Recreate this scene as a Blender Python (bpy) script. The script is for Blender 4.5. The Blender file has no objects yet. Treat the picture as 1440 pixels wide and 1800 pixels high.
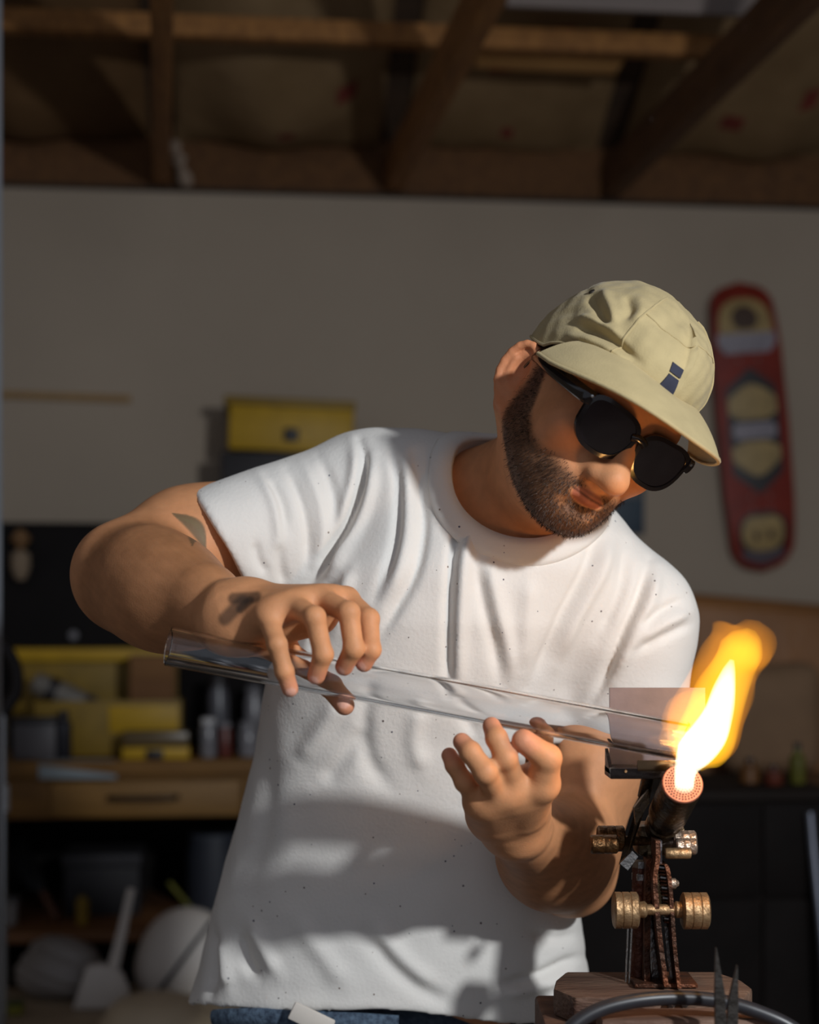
import bpy, bmesh, math, random
import numpy as np
from mathutils import Vector, Matrix

# ------------------------------------------------------------------ camera, world, lamps, exposure
FPX = 2800.0            # focal length in pixels of the 1440x1800 frame
CAMZ = 1.30
PX0, PY0 = 720.0, 1100.0
SC = bpy.context.scene
COL = SC.collection

def P(px, py, Y):
    """point at depth Y seen at pixel (px, py) of the photograph"""
    return np.array([(px - PX0) * Y / FPX, Y, CAMZ - (py - PY0) * Y / FPX])

cam = bpy.data.cameras.new('camera')
cam_o = bpy.data.objects.new('camera', cam)
COL.objects.link(cam_o)
cam_o.location = (0, 0, CAMZ)
cam_o.rotation_euler = (math.pi / 2, 0, 0)
cam.sensor_fit = 'VERTICAL'
cam.sensor_height = 36.0
cam.sensor_width = 28.8
cam.lens = FPX / 1800.0 * 36.0
cam.shift_y = (PY0 - 900.0) / 1800.0
cam.clip_start = 0.05
cam.dof.use_dof = True
cam.dof.focus_distance = 1.56
cam.dof.aperture_fstop = 3.0
SC.camera = cam_o

world = bpy.data.worlds.new('world')
SC.world = world
world.use_nodes = True
bgn = world.node_tree.nodes['Background']
bgn.inputs['Color'].default_value = (0.80, 0.86, 1.0, 1)
bgn.inputs['Strength'].default_value = 0.28

def lamp(name, kind, loc, energy, color, target=None, **kw):
    l = bpy.data.lights.new(name, kind)
    l.energy = energy
    l.color = color
    for k, v in kw.items():
        setattr(l, k, v)
    o = bpy.data.objects.new(name, l)
    COL.objects.link(o)
    o.location = loc
    if target is not None:
        d = Vector(target) - Vector(loc)
        o.rotation_euler = d.to_track_quat('-Z', 'Y').to_euler()
    return o

# the daylight through the open garage door: a patch of bright light front right
lamp('door_daylight', 'AREA', (1.06, 0.15, 1.90), 31.0, (0.93, 0.97, 1.0), (0.05, 1.7, 1.22), shape='DISK', size=0.095)
# light given off by the torch flame
FLAME_LAMPS = [((1292, 1170, 1.385), 0.52, 0.02), ((1266, 1250, 1.385), 0.18, 0.02)]
for i_, (f_, e_, r_) in enumerate(FLAME_LAMPS):
    lamp('flame_light', 'POINT', P(*f_), e_, (1.0, 0.48, 0.14), shadow_soft_size=r_)

SC.view_settings.view_transform = 'Standard'
SC.view_settings.look = 'None'
SC.view_settings.gamma = 1.0
SC.view_settings.use_curve_mapping = False
SC.view_settings.exposure = 0.0

# ------------------------------------------------------------------ materials
def srgb(r, g, b):
    def f(c):
        c /= 255.0
        return c / 12.92 if c <= 0.04045 else ((c + 0.055) / 1.055) ** 2.4
    return (f(r), f(g), f(b), 1.0)

def nodes_of(m):
    nt = m.node_tree
    return nt, nt.nodes, nt.links

MATS = {}
def mat(name, col, rough=0.6, metal=0.0, var=0.12, scale=12.0, bump=0.0, bscale=60.0, stretch=(1, 1, 1),
        col2=None, spec=0.5, coat=0.0, thresh=None, sheen=0.0, subs=0.0):
    """principled material with procedural colour variation (object space) and optional fine bump"""
    if name in MATS:
        return MATS[name]
    m = bpy.data.materials.new(name)
    m.use_nodes = True
    nt, N, L = nodes_of(m)
    b = N['Principled BSDF']
    b.inputs['Roughness'].default_value = rough
    b.inputs['Metallic'].default_value = metal
    b.inputs['Specular IOR Level'].default_value = spec
    b.inputs['Coat Weight'].default_value = coat
    b.inputs['Sheen Weight'].default_value = sheen
    if subs:
        b.inputs['Subsurface Weight'].default_value = subs
        b.inputs['Subsurface Radius'].default_value = (0.012, 0.004, 0.002)
        b.inputs['Subsurface Scale'].default_value = 0.6
    tc = N.new('ShaderNodeTexCoord')
    mp = N.new('ShaderNodeMapping')
    mp.inputs['Scale'].default_value = stretch
    L.new(tc.outputs['Object'], mp.inputs['Vector'])
    nz = N.new('ShaderNodeTexNoise')
    nz.inputs['Scale'].default_value = scale
    nz.inputs['Detail'].default_value = 5
    L.new(mp.outputs['Vector'], nz.inputs['Vector'])
    rp = N.new('ShaderNodeValToRGB')
    if col2 is None:
        lo = tuple(c * (1 - var) for c in col[:3]) + (1,)
        hi = tuple(min(1, c * (1 + var)) for c in col[:3]) + (1,)
    else:
        lo, hi = col, col2
    a, z = thresh if thresh else (0.3, 0.7)
    rp.color_ramp.elements[0].position = a
    rp.color_ramp.elements[1].position = z
    rp.color_ramp.elements[0].color = lo
    rp.color_ramp.elements[1].color = hi
    L.new(nz.outputs['Fac'], rp.inputs['Fac'])
    L.new(rp.outputs['Color'], b.inputs['Base Color'])
    if bump:
        n2 = N.new('ShaderNodeTexNoise')
        n2.inputs['Scale'].default_value = bscale
        n2.inputs['Detail'].default_value = 4
        L.new(mp.outputs['Vector'], n2.inputs['Vector'])
        bp = N.new('ShaderNodeBump')
        bp.inputs['Strength'].default_value = bump
        bp.inputs['Distance'].default_value = 0.01
        L.new(n2.outputs['Fac'], bp.inputs['Height'])
        L.new(bp.outputs['Normal'], b.inputs['Normal'])
    MATS[name] = m
    return m

def mat_vcol(name, rough=0.5, subs=0.0, spec=0.5, bump=0.0, bscale=300.0, var=0.10, vscale=60.0, metal=0.0):
    """principled material that takes its colour from the mesh colour attribute, broken up by noise"""
    if name in MATS:
        return MATS[name]
    m = bpy.data.materials.new(name)
    m.use_nodes = True
    nt, N, L = nodes_of(m)
    b = N['Principled BSDF']
    b.inputs['Roughness'].default_value = rough
    b.inputs['Metallic'].default_value = metal
    b.inputs['Specular IOR Level'].default_value = spec
    if subs:
        b.inputs['Subsurface Weight'].default_value = subs
        b.inputs['Subsurface Radius'].default_value = (0.010, 0.0035, 0.0018)
        b.inputs['Subsurface Scale'].default_value = 0.5
    at = N.new('ShaderNodeAttribute')
    at.attribute_name = 'Col'
    tc = N.new('ShaderNodeTexCoord')
    nz = N.new('ShaderNodeTexNoise')
    nz.inputs['Scale'].default_value = vscale
    nz.inputs['Detail'].default_value = 6
    L.new(tc.outputs['Object'], nz.inputs['Vector'])
    mr = N.new('ShaderNodeMapRange')
    mr.inputs['From Min'].default_value = 0.25
    mr.inputs['From Max'].default_value = 0.75
    mr.inputs['To Min'].default_value = 1 - var
    mr.inputs['To Max'].default_value = 1 + var
    L.new(nz.outputs['Fac'], mr.inputs['Value'])
    mx = N.new('ShaderNodeVectorMath')
    mx.operation = 'SCALE'
    L.new(at.outputs['Color'], mx.inputs[0])
    L.new(mr.outputs['Result'], mx.inputs['Scale'])
    L.new(mx.outputs['Vector'], b.inputs['Base Color'])
    if bump:
        n2 = N.new('ShaderNodeTexNoise')
        n2.inputs['Scale'].default_value = bscale
        n2.inputs['Detail'].default_value = 4
        L.new(tc.outputs['Object'], n2.inputs['Vector'])
        bp = N.new('ShaderNodeBump')
        bp.inputs['Strength'].default_value = bump
        bp.inputs['Distance'].default_value = 0.003
        L.new(n2.outputs['Fac'], bp.inputs['Height'])
        L.new(bp.outputs['Normal'], b.inputs['Normal'])
    MATS[name] = m
    return m

# ------------------------------------------------------------------ object helpers
def tag(o, label=None, cat=None, group=None, kind=None):
    if label: o['label'] = label
    if cat: o['category'] = cat
    if group: o['group'] = group
    if kind: o['kind'] = kind
    return o

def thing(name, loc, label=None, cat=None, group=None, kind=None):
    o = bpy.data.objects.new(name, None)
    o.empty_display_size = 0.05
    COL.objects.link(o)
    o.location = tuple(float(v) for v in loc)
    return tag(o, label, cat, group, kind)

def world_loc(o):
    v = Vector(o.location)
    while o.parent is not None:
        o = o.parent
        v = v + Vector(o.location)
    return v

def link(name, me, parent=None, origin=None):
    """link mesh (given in world coordinates) with its origin at 'origin' or at the mesh centre"""
    n = len(me.vertices)
    co = np.empty(n * 3, dtype=np.float32)
    me.vertices.foreach_get('co', co)
    co = co.reshape(-1, 3)
    if origin is None:
        lo, hi = co.min(0), co.max(0)
        origin = np.array([(lo[0] + hi[0]) / 2, (lo[1] + hi[1]) / 2, lo[2]])
    origin = np.asarray(origin, dtype=np.float32)
    co = co - origin
    me.vertices.foreach_set('co', co.ravel())
    me.update()
    o = bpy.data.objects.new(name, me)
    COL.objects.link(o)
    if parent is not None:
        o.parent = parent
        o.location = Vector(origin.tolist()) - world_loc(parent)
    else:
        o.location = origin.tolist()
    return o

def finish(me, m, smooth=True, angle=None):
    me.materials.append(m)
    if smooth:
        me.polygons.foreach_set('use_smooth', [True] * len(me.polygons))
        if angle is not None:
            me.set_sharp_from_angle(angle=math.radians(angle))
    me.update()

def from_bm(name, bm, m, parent=None, smooth=True, angle=35, origin=None):
    me = bpy.data.meshes.new(name)
    bmesh.ops.recalc_face_normals(bm, faces=bm.faces)
    bm.to_mesh(me)
    bm.free()
    finish(me, m, smooth, angle)
    return link(name, me, parent, origin)

def arrays_mesh(name, v, quads=None, tris=None):
    me = bpy.data.meshes.new(name)
    v = np.asarray(v, dtype=np.float32)
    nq = 0 if quads is None else len(quads)
    ntr = 0 if tris is None else len(tris)
    me.vertices.add(len(v))
    me.vertices.foreach_set('co', v.ravel())
    idx = []
    if nq: idx.append(np.asarray(quads, dtype=np.int32).ravel())
    if ntr: idx.append(np.asarray(tris, dtype=np.int32).ravel())
    idx = np.concatenate(idx)
    me.loops.add(len(idx))
    me.loops.foreach_set('vertex_index', idx)
    me.polygons.add(nq + ntr)
    start = np.concatenate([np.arange(nq) * 4, nq * 4 + np.arange(ntr) * 3]).astype(np.int32)
    me.polygons.foreach_set('loop_start', start)
    me.update(calc_edges=True)
    me.validate()
    return me

def V(p):
    return Vector([float(x) for x in p])

def frame_from_z(d, up=(0, 0, 1)):
    z = V(d).normalized()
    u = Vector(up)
    if abs(z.dot(u)) > 0.98:
        u = Vector((0, 1, 0))
    x = u.cross(z).normalized()
    y = z.cross(x)
    return Matrix((x, y, z)).transposed()

def bm_box(bm, c, size, rot=None, bevel=0.0, seg=2):
    r = bmesh.ops.create_cube(bm, size=1.0)
    vs = r['verts']
    M = Matrix.Diagonal((size[0], size[1], size[2], 1))
    if rot is not None:
        M = rot.to_4x4() @ M
    M = Matrix.Translation(V(c)) @ M
    if bevel > 0:
        # scale first, bevel, then rotate + move
        S = Matrix.Diagonal((size[0], size[1], size[2], 1))
        bmesh.ops.transform(bm, matrix=S, verts=vs)
        es = list({e for v in vs for e in v.link_edges})
        rr = bmesh.ops.bevel(bm, geom=es, offset=bevel, segments=seg, profile=0.5, affect='EDGES')
        vs = list({v for f in rr['faces'] for v in f.verts} | {v for v in vs if v.is_valid})
        M = Matrix.Translation(V(c)) @ (rot.to_4x4() if rot is not None else Matrix.Identity(4))
    bmesh.ops.transform(bm, matrix=M, verts=vs)
    return vs

def bm_cyl(bm, a, b, ra, rb=None, seg=24, bevel=0.0):
    rb = ra if rb is None else rb
    a, b = V(a), V(b)
    d = b - a
    r = bmesh.ops.create_cone(bm, cap_ends=True, segments=seg, radius1=ra, radius2=rb, depth=d.length)
    vs = r['verts']
    if bevel > 0:
        es = [e for e in {e for v in vs for e in v.link_edges} if any(len(f.verts) > 4 for f in e.link_faces)]
        rr = bmesh.ops.bevel(bm, geom=es, offset=bevel, segments=2, profile=0.5, affect='EDGES')
        vs = list({v for f in rr['faces'] for v in f.verts} | {v for v in vs if v.is_valid})
    M = Matrix.Translation((a + b) / 2) @ frame_from_z(d).to_4x4()
    bmesh.ops.transform(bm, matrix=M, verts=vs)
    return vs

def bm_lathe(bm, a, axis, prof, seg=28):
    """profile list of (along, radius) revolved about axis through a"""
    a = V(a)
    R = frame_from_z(axis)
    rings = []
    for (t, r) in prof:
        ring = []
        for k in range(seg):
            th = 2 * math.pi * k / seg
            ring.append(bm.verts.new(a + R @ Vector((r * math.cos(th), r * math.sin(th), t))))
        rings.append(ring)
    for i in range(len(rings) - 1):
        for k in range(seg):
            k2 = (k + 1) % seg
            bm.faces.new((rings[i][k], rings[i][k2], rings[i + 1][k2], rings[i + 1][k]))
    if prof[0][1] > 1e-6: bm.faces.new(rings[0][::-1])
    if prof[-1][1] > 1e-6: bm.faces.new(rings[-1])
    return rings

def catmull(pts, n=8, closed=False):
    pts = [np.asarray(p, float) for p in pts]
    out = []
    N = len(pts)
    rng = N if closed else N - 1
    for i in range(rng):
        p0 = pts[(i - 1) % N] if closed or i > 0 else 2 * pts[0] - pts[1]
        p1 = pts[i]
        p2 = pts[(i + 1) % N]
        p3 = pts[(i + 2) % N] if closed or i + 2 < N else 2 * pts[-1] - pts[-2]
        for k in range(n):
            t = k / n
            out.append(0.5 * ((2 * p1) + (-p0 + p2) * t + (2 * p0 - 5 * p1 + 4 * p2 - p3) * t * t + (-p0 + 3 * p1 - 3 * p2 + p3) * t ** 3))
    if not closed:
        out.append(pts[-1])
    return out

def bm_tube(bm, pts, rad, seg=12, closed=False, caps=True, squash=1.0, up=(0, 0, 1)):
    """tube along points; rad a number or a list"""
    n = len(pts)
    rings = []
    pts = [V(p) for p in pts]
    X = None
    for i in range(n):
        if closed:
            d = pts[(i + 1) % n] - pts[i - 1]
        else:
            d = pts[min(i + 1, n - 1)] - pts[max(i - 1, 0)]
        d.normalize()
        if X is None:
            u = Vector(up)
            if abs(u.dot(d)) > 0.95: u = Vector((1, 0, 0))
            X = (u - d * u.dot(d)).normalized()
        else:
            X = (X - d * X.dot(d)).normalized()
        Yv = d.cross(X)
        r = rad[i] if hasattr(rad, '__len__') else rad
        rings.append([bm.verts.new(pts[i] + X * (r * math.cos(2 * math.pi * k / seg)) + Yv * (r * squash * math.sin(2 * math.pi * k / seg))) for k in range(seg)])
    m = n if closed else n - 1
    for i in range(m):
        A, B = rings[i], rings[(i + 1) % n]
        for k in range(seg):
            k2 = (k + 1) % seg
            bm.faces.new((A[k], A[k2], B[k2], B[k]))
    if not closed and caps:
        bm.faces.new(rings[0][::-1])
        bm.faces.new(rings[-1])
    return rings

def bm_prism(bm, front, back):
    """closed prism between two matching polygons"""
    A = [bm.verts.new(V(p)) for p in front]
    B = [bm.verts.new(V(p)) for p in back]
    n = len(A)
    bm.faces.new(A)
    bm.faces.new(B[::-1])
    for i in range(n):
        j = (i + 1) % n
        bm.faces.new((A[j], A[i], B[i], B[j]))

def bm_bevel_all(bm, off, seg=2):
    bmesh.ops.bevel(bm, geom=list(bm.edges), offset=off, segments=seg, profile=0.5, affect='EDGES')

def part_box(name, c, size, m, parent=None, rot=None, bevel=0.003):
    bm = bmesh.new()
    bm_box(bm, c, size, rot, bevel)
    return from_bm(name, bm, m, parent)

def part_cyl(name, a, b, ra, m, parent=None, rb=None, seg=24, bevel=0.0):
    bm = bmesh.new()
    bm_cyl(bm, a, b, ra, rb, seg, bevel)
    return from_bm(name, bm, m, parent)

def part_lathe(name, a, axis, prof, m, parent=None, seg=28):
    bm = bmesh.new()
    bm_lathe(bm, a, axis, prof, seg)
    return from_bm(name, bm, m, parent)

def part_tube(name, pts, rad, m, parent=None, seg=12, closed=False, squash=1.0, up=(0, 0, 1)):
    bm = bmesh.new()
    bm_tube(bm, pts, rad, seg, closed, True, squash, up)
    return from_bm(name, bm, m, parent, angle=50)
# ------------------------------------------------------------------ signed distance sculpting (one continuous skin)
def nrm(v):
    v = np.asarray(v, float)
    return v / np.linalg.norm(v)

class Sdf:
    def __init__(self):
        self.it = []
    def rc(self, a, b, ra, rb, k=0.01, op='u'):
        a, b = np.asarray(a, float), np.asarray(b, float)
        ba = b - a
        L2 = max(1e-12, ba @ ba)
        def f(p):
            t = np.clip(((p - a) @ ba) / L2, 0, 1)
            return np.linalg.norm(p - a - t[:, None] * ba, axis=1) - (ra + (rb - ra) * t)
        self.it.append((f, k, op))
        return self
    def el(self, c, axes, rad, k=0.01, op='u'):
        c = np.asarray(c, float)
        M = np.asarray(axes, float)      # rows: unit axes
        r = np.asarray(rad, float)
        def f(p):
            q = (p - c) @ M.T
            k0 = np.linalg.norm(q / r, axis=1)
            k1 = np.linalg.norm(q / (r * r), axis=1)
            return k0 * (k0 - 1.0) / np.maximum(k1, 1e-9)
        self.it.append((f, k, op))
        return self
    def fn(self, f, k=0.01, op='u'):
        self.it.append((f, k, op))
        return self
    def ev(self, p, items=None):
        d = np.full(len(p), 10.0)
        for (f, k, op) in (self.it if items is None else items):
            q = f(p)
            if op == 'u':
                h = np.maximum(k - np.abs(d - q), 0) / k
                d = np.minimum(d, q) - h * h * k * 0.25
            elif op == 's':
                q = -q
                h = np.maximum(k - np.abs(d - q), 0) / k
                d = np.maximum(d, q) + h * h * k * 0.25
            else:   # intersect
                h = np.maximum(k - np.abs(d - q), 0) / k
                d = np.maximum(d, q) + h * h * k * 0.25
        return d

def mesh_sdf(S, h, lo, hi, nb=16, slack=1.5):
    """surface nets on sparse blocks -> (vertices, quads)"""
    lo, hi = np.asarray(lo, float), np.asarray(hi, float)
    nblk = np.ceil((hi - lo) / (nb * h)).astype(int)
    NX, NY, NZ = (nblk * nb + 2).tolist()
    bi = np.stack(np.meshgrid(*[np.arange(n) for n in nblk], indexing='ij'), -1).reshape(-1, 3)
    cen = lo + (bi + 0.5) * nb * h
    half = nb * h * 0.5 * math.sqrt(3)
    vals = [f(cen) for (f, k, op) in S.it]
    d = np.full(len(cen), 10.0)
    for (f, k, op), q in zip(S.it, vals):
        d = np.minimum(d, q) if op == 'u' else (np.maximum(d, -q) if op == 's' else np.maximum(d, q))
    keep = np.where(np.abs(d) < half * slack + 0.012)[0]
    g = np.arange(nb + 1)
    G = np.stack(np.meshgrid(g, g, g, indexing='ij'), -1).reshape(-1, 3)
    cv, ck = [], []
    off = [(0, 0, 0), (1, 0, 0), (0, 1, 0), (1, 1, 0), (0, 0, 1), (1, 0, 1), (0, 1, 1), (1, 1, 1)]
    for b in keep:
        base = bi[b] * nb
        p = lo + (base + G) * h
        items = []
        for (it, q) in zip(S.it, vals):
            if it[2] == 'i' or (q[b] < half * slack + it[1] + 0.01):
                items.append(it)
        if not items:
            continue
        v = S.ev(p, items).reshape(nb + 1, nb + 1, nb + 1)
        s = v < 0
        if s.all() or not s.any():
            continue
        c8 = np.stack([v[o[0]:nb + o[0], o[1]:nb + o[1], o[2]:nb + o[2]] for o in off], -1)
        n = (c8 < 0).sum(-1)
        w = np.argwhere((n > 0) & (n < 8))
        if len(w) == 0:
            continue
        cv.append(c8[w[:, 0], w[:, 1], w[:, 2]])
        ck.append(w + base)
    cv = np.concatenate(cv)
    ck = np.concatenate(ck).astype(np.int64)
    key = (ck[:, 0] * NY + ck[:, 1]) * NZ + ck[:, 2]
    order = np.argsort(key)
    key, ck, cv = key[order], ck[order], cv[order]
    acc = np.zeros((len(key), 3))
    cnt = np.zeros(len(key))
    offs = np.array(off, float)
    for a in range(8):
        for ax in range(3):
            bb = a | (1 << ax)
            if bb == a:
                continue
            va, vb = cv[:, a], cv[:, bb]
            m = (va < 0) != (vb < 0)
            t = va / np.where(m, va - vb, 1)
            pt = offs[a] + t[:, None] * (offs[bb] - offs[a])
            acc += np.where(m[:, None], pt, 0)
            cnt += m
    pos = lo + (ck + acc / cnt[:, None]) * h
    quads = []
    stepk = np.array([NY * NZ, NZ, 1], dtype=np.int64)
    for ax in range(3):
        va, vb = cv[:, 0], cv[:, 1 << ax]
        m = np.where((va < 0) != (vb < 0))[0]
        u, w = (ax + 1) % 3, (ax + 2) % 3
        kk = key[m]
        ks = [kk, kk - stepk[u], kk - stepk[u] - stepk[w], kk - stepk[w]]
        idx = []
        ok = np.ones(len(m), bool)
        for q in ks:
            i = np.clip(np.searchsorted(key, q), 0, len(key) - 1)
            ok &= key[i] == q
            idx.append(i)
        Q = np.stack(idx, 1)
        flip = va[m] > 0
        Q[flip] = Q[flip][:, ::-1]
        quads.append(Q[ok])
    return pos, np.concatenate(quads)

def sdf_normals(S, p, e=0.0015):
    g = np.zeros_like(p)
    for a in range(3):
        q = p.copy(); q[:, a] += e
        r = p.copy(); r[:, a] -= e
        g[:, a] = S.ev(q) - S.ev(r)
    return g / np.maximum(np.linalg.norm(g, axis=1), 1e-9)[:, None]

def mesh_normals(v, quads):
    n = np.zeros_like(v)
    a = v[quads[:, 2]] - v[quads[:, 0]]
    b = v[quads[:, 3]] - v[quads[:, 1]]
    fn = np.cross(a, b)
    for k in range(4):
        np.add.at(n, quads[:, k], fn)
    return n / np.maximum(np.linalg.norm(n, axis=1), 1e-12)[:, None]

def smooth_mesh(v, quads, it=2, f=0.5):
    for _ in range(it):
        s = np.zeros_like(v)
        c = np.zeros(len(v))
        for k in range(4):
            i, j = quads[:, k], quads[:, (k + 1) % 4]
            np.add.at(s, i, v[j]); np.add.at(c, i, 1)
            np.add.at(s, j, v[i]); np.add.at(c, j, 1)
        v = v + f * (s / np.maximum(c, 1)[:, None] - v)
    return v

def sst(x, a, b):
    t = np.clip((x - a) / (b - a), 0, 1)
    return t * t * (3 - 2 * t)

def set_col(me, col):
    at = me.attributes.new('Col', 'FLOAT_COLOR', 'POINT')
    c = np.ones((len(me.vertices), 4), dtype=np.float32)
    c[:, :3] = col
    at.data.foreach_set('color', c.ravel())

def seg_dist(p, a, b):
    a, b = np.asarray(a, float), np.asarray(b, float)
    ba = b - a
    t = np.clip(((p - a) @ ba) / max(1e-12, ba @ ba), 0, 1)
    return np.linalg.norm(p - a - t[:, None] * ba, axis=1), t

def vnoise(p, s, seed=0):
    """cheap smooth pseudo noise from summed sines, about -1..1"""
    r = np.random.RandomState(seed)
    o = np.zeros(len(p))
    for i in range(6):
        k = r.normal(size=3) * s * (0.6 + 0.25 * i)
        o += np.sin(p @ k + r.uniform(0, 6.28)) * (0.5 if i > 2 else 0.8)
    return o / 2.4
# ------------------------------------------------------------------ room shell
WYAW = math.radians(6.0)
W0 = np.array([0.0, 4.375, 0.0])
WD = np.array([math.cos(WYAW), math.sin(WYAW), 0.0])       # along the back wall
WN = np.array([math.sin(WYAW), -math.cos(WYAW), 0.0])      # out of the wall, into the room
WROT = Matrix.Rotation(WYAW, 3, 'Z')
WTOP = 2.485

def W(px, py, off=0.0):
    """point on the plane 'off' metres in front of the back wall, seen at pixel (px, py)"""
    d = np.array([(px - PX0) / FPX, 1.0, -(py - PY0) / FPX])
    o = np.array([0, 0, CAMZ])
    t = ((W0 + off * WN - o) @ WN) / (d @ WN)
    return o + t * d

def wl(s, off, z):
    """wall coordinates: along, out, up"""
    return W0 + s * WD + off * WN + np.array([0, 0, z])

def to_s(p):
    return float((np.asarray(p) - W0) @ WD)

def wbox(bm, s0, s1, o0, o1, z0, z1, bevel=0.003, tilt=0.0):
    R = WROT if not tilt else WROT @ Matrix.Rotation(tilt, 3, 'Y')
    bm_box(bm, wl((s0 + s1) / 2, (o0 + o1) / 2, (z0 + z1) / 2), (abs(s1 - s0), abs(o1 - o0), abs(z1 - z0)), R, bevel)

def part_wbox(name, s0, s1, o0, o1, z0, z1, m, parent=None, bevel=0.003, tilt=0.0):
    bm = bmesh.new()
    wbox(bm, s0, s1, o0, o1, z0, z1, bevel, tilt)
    return from_bm(name, bm, m, parent)

def struct(o):
    o['kind'] = 'structure'
    return o

wall_m = mat('wall_paint', srgb(164, 150, 134), 0.9, 0, 0.05, 2.5, 0.08, 90, spec=0.2)
conc_m = mat('concrete_floor', srgb(110, 104, 98), 0.85, 0, 0.2, 3, 0.2, 40)
roof_m = mat('roof_boards', srgb(60, 42, 26), 0.85, 0, 0.3, 5, 0.3, 40, (1, 8, 1))
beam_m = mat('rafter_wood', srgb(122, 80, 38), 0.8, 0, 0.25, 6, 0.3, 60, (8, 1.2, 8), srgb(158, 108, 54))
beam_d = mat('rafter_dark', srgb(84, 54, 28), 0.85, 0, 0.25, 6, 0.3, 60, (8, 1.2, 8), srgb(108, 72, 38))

struct(part_wbox('wall_back', -3.3, 3.3, -0.12, 0.0, 0.0, WTOP, wall_m, None, 0.0))
struct(part_box('floor', (0, 2.0, -0.05), (7.4, 7.4, 0.1), conc_m, None, None, 0.0))
struct(part_box('wall_left', (-2.65, 1.95, 1.43), (0.12, 4.3, 2.86), wall_m, None, None, 0.0))
struct(part_box('wall_right', (2.65, 2.2, 1.43), (0.12, 4.85, 2.86), wall_m, None, None, 0.0))
# roof underside rises from the back wall towards the viewer
SLOPE = 0.50
def roof_pt(s, off, dz=0.0):
    return wl(s, off, WTOP + 0.16 + SLOPE * off + dz)
bm = bmesh.new()
bm_prism(bm, [roof_pt(-3.3, -0.4), roof_pt(3.3, -0.4), roof_pt(3.3, 4.0), roof_pt(-3.3, 4.0)],
         [roof_pt(-3.3, -0.4, 0.06), roof_pt(3.3, -0.4, 0.06), roof_pt(3.3, 4.0, 0.06), roof_pt(-3.3, 4.0, 0.06)])
struct(from_bm('ceiling', bm, roof_m, None, smooth=False))
# closing board between wall plate and roof
struct(part_wbox('trim_1', -3.3, 3.3, -0.12, -0.02, WTOP + 0.001, WTOP + 0.16, beam_d, None, 0.004))
struct(part_wbox('trim_2', -3.3, 3.3, -0.10, 0.012, WTOP - 0.012, WTOP, mat('plate_dark', srgb(48, 36, 28), 0.9, 0, 0.2), None, 0.002))

# ceiling joists: level beams running from the back wall towards the viewer
JW, JH = 0.045, 0.105
joists = []
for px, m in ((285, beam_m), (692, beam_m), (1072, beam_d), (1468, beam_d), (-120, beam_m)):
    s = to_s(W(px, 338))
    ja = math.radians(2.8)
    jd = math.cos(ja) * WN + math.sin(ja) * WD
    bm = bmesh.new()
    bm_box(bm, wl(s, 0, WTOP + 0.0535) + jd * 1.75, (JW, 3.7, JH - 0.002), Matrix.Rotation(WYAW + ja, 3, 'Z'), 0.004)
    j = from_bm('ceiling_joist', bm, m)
    j['kind'] = 'structure'
    joists.append(s)
# long purlin parallel to the wall lying on the joists, and a stray board
off = 0.62
sA, sB = -1.9, to_s(W(1262, 92, off))
pz = W(600, 66, off)[2]
struct(part_wbox('purlin', sA, sB, off, off + 0.045, pz - 0.025, pz + 0.025, beam_m, None, 0.004))
pA, pB = W(838, 90, 0.50), W(1088, 112, 0.50)
bd = part_wbox('loose_board', to_s(pA), to_s(pB), 0.46, 0.56, pA[2] - 0.030, pA[2] - 0.012, mat('pale_pine', srgb(214, 164, 100), 0.8, 0, 0.15, 6, 0.2, 60, (1, 8, 8)), None, 0.003, 0.01)
tag(bd, 'pale pine board lying across the ceiling beams near the top', 'board')
# pale translucent roof panel strip at the upper right
sk = part_wbox('trim_3', to_s(W(890, 10, 0.75)), to_s(W(1330, 10, 0.75)), 0.74, 0.76, W(1000, 14, 0.75)[2] - 0.004, W(1000, -70, 0.75)[2], mat('pale_roof_panel', srgb(120, 108, 102), 0.7, 0, 0.05), None, 0.002)
struct(sk)
# white painted post at the left edge of the view
struct(part_box('trim_4', (-0.711, 2.64, (WTOP - 0.002) / 2), (0.050, 0.09, WTOP - 0.004), mat('post_paint', srgb(170, 178, 190), 0.6, 0, 0.05), None, None, 0.004))
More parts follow.
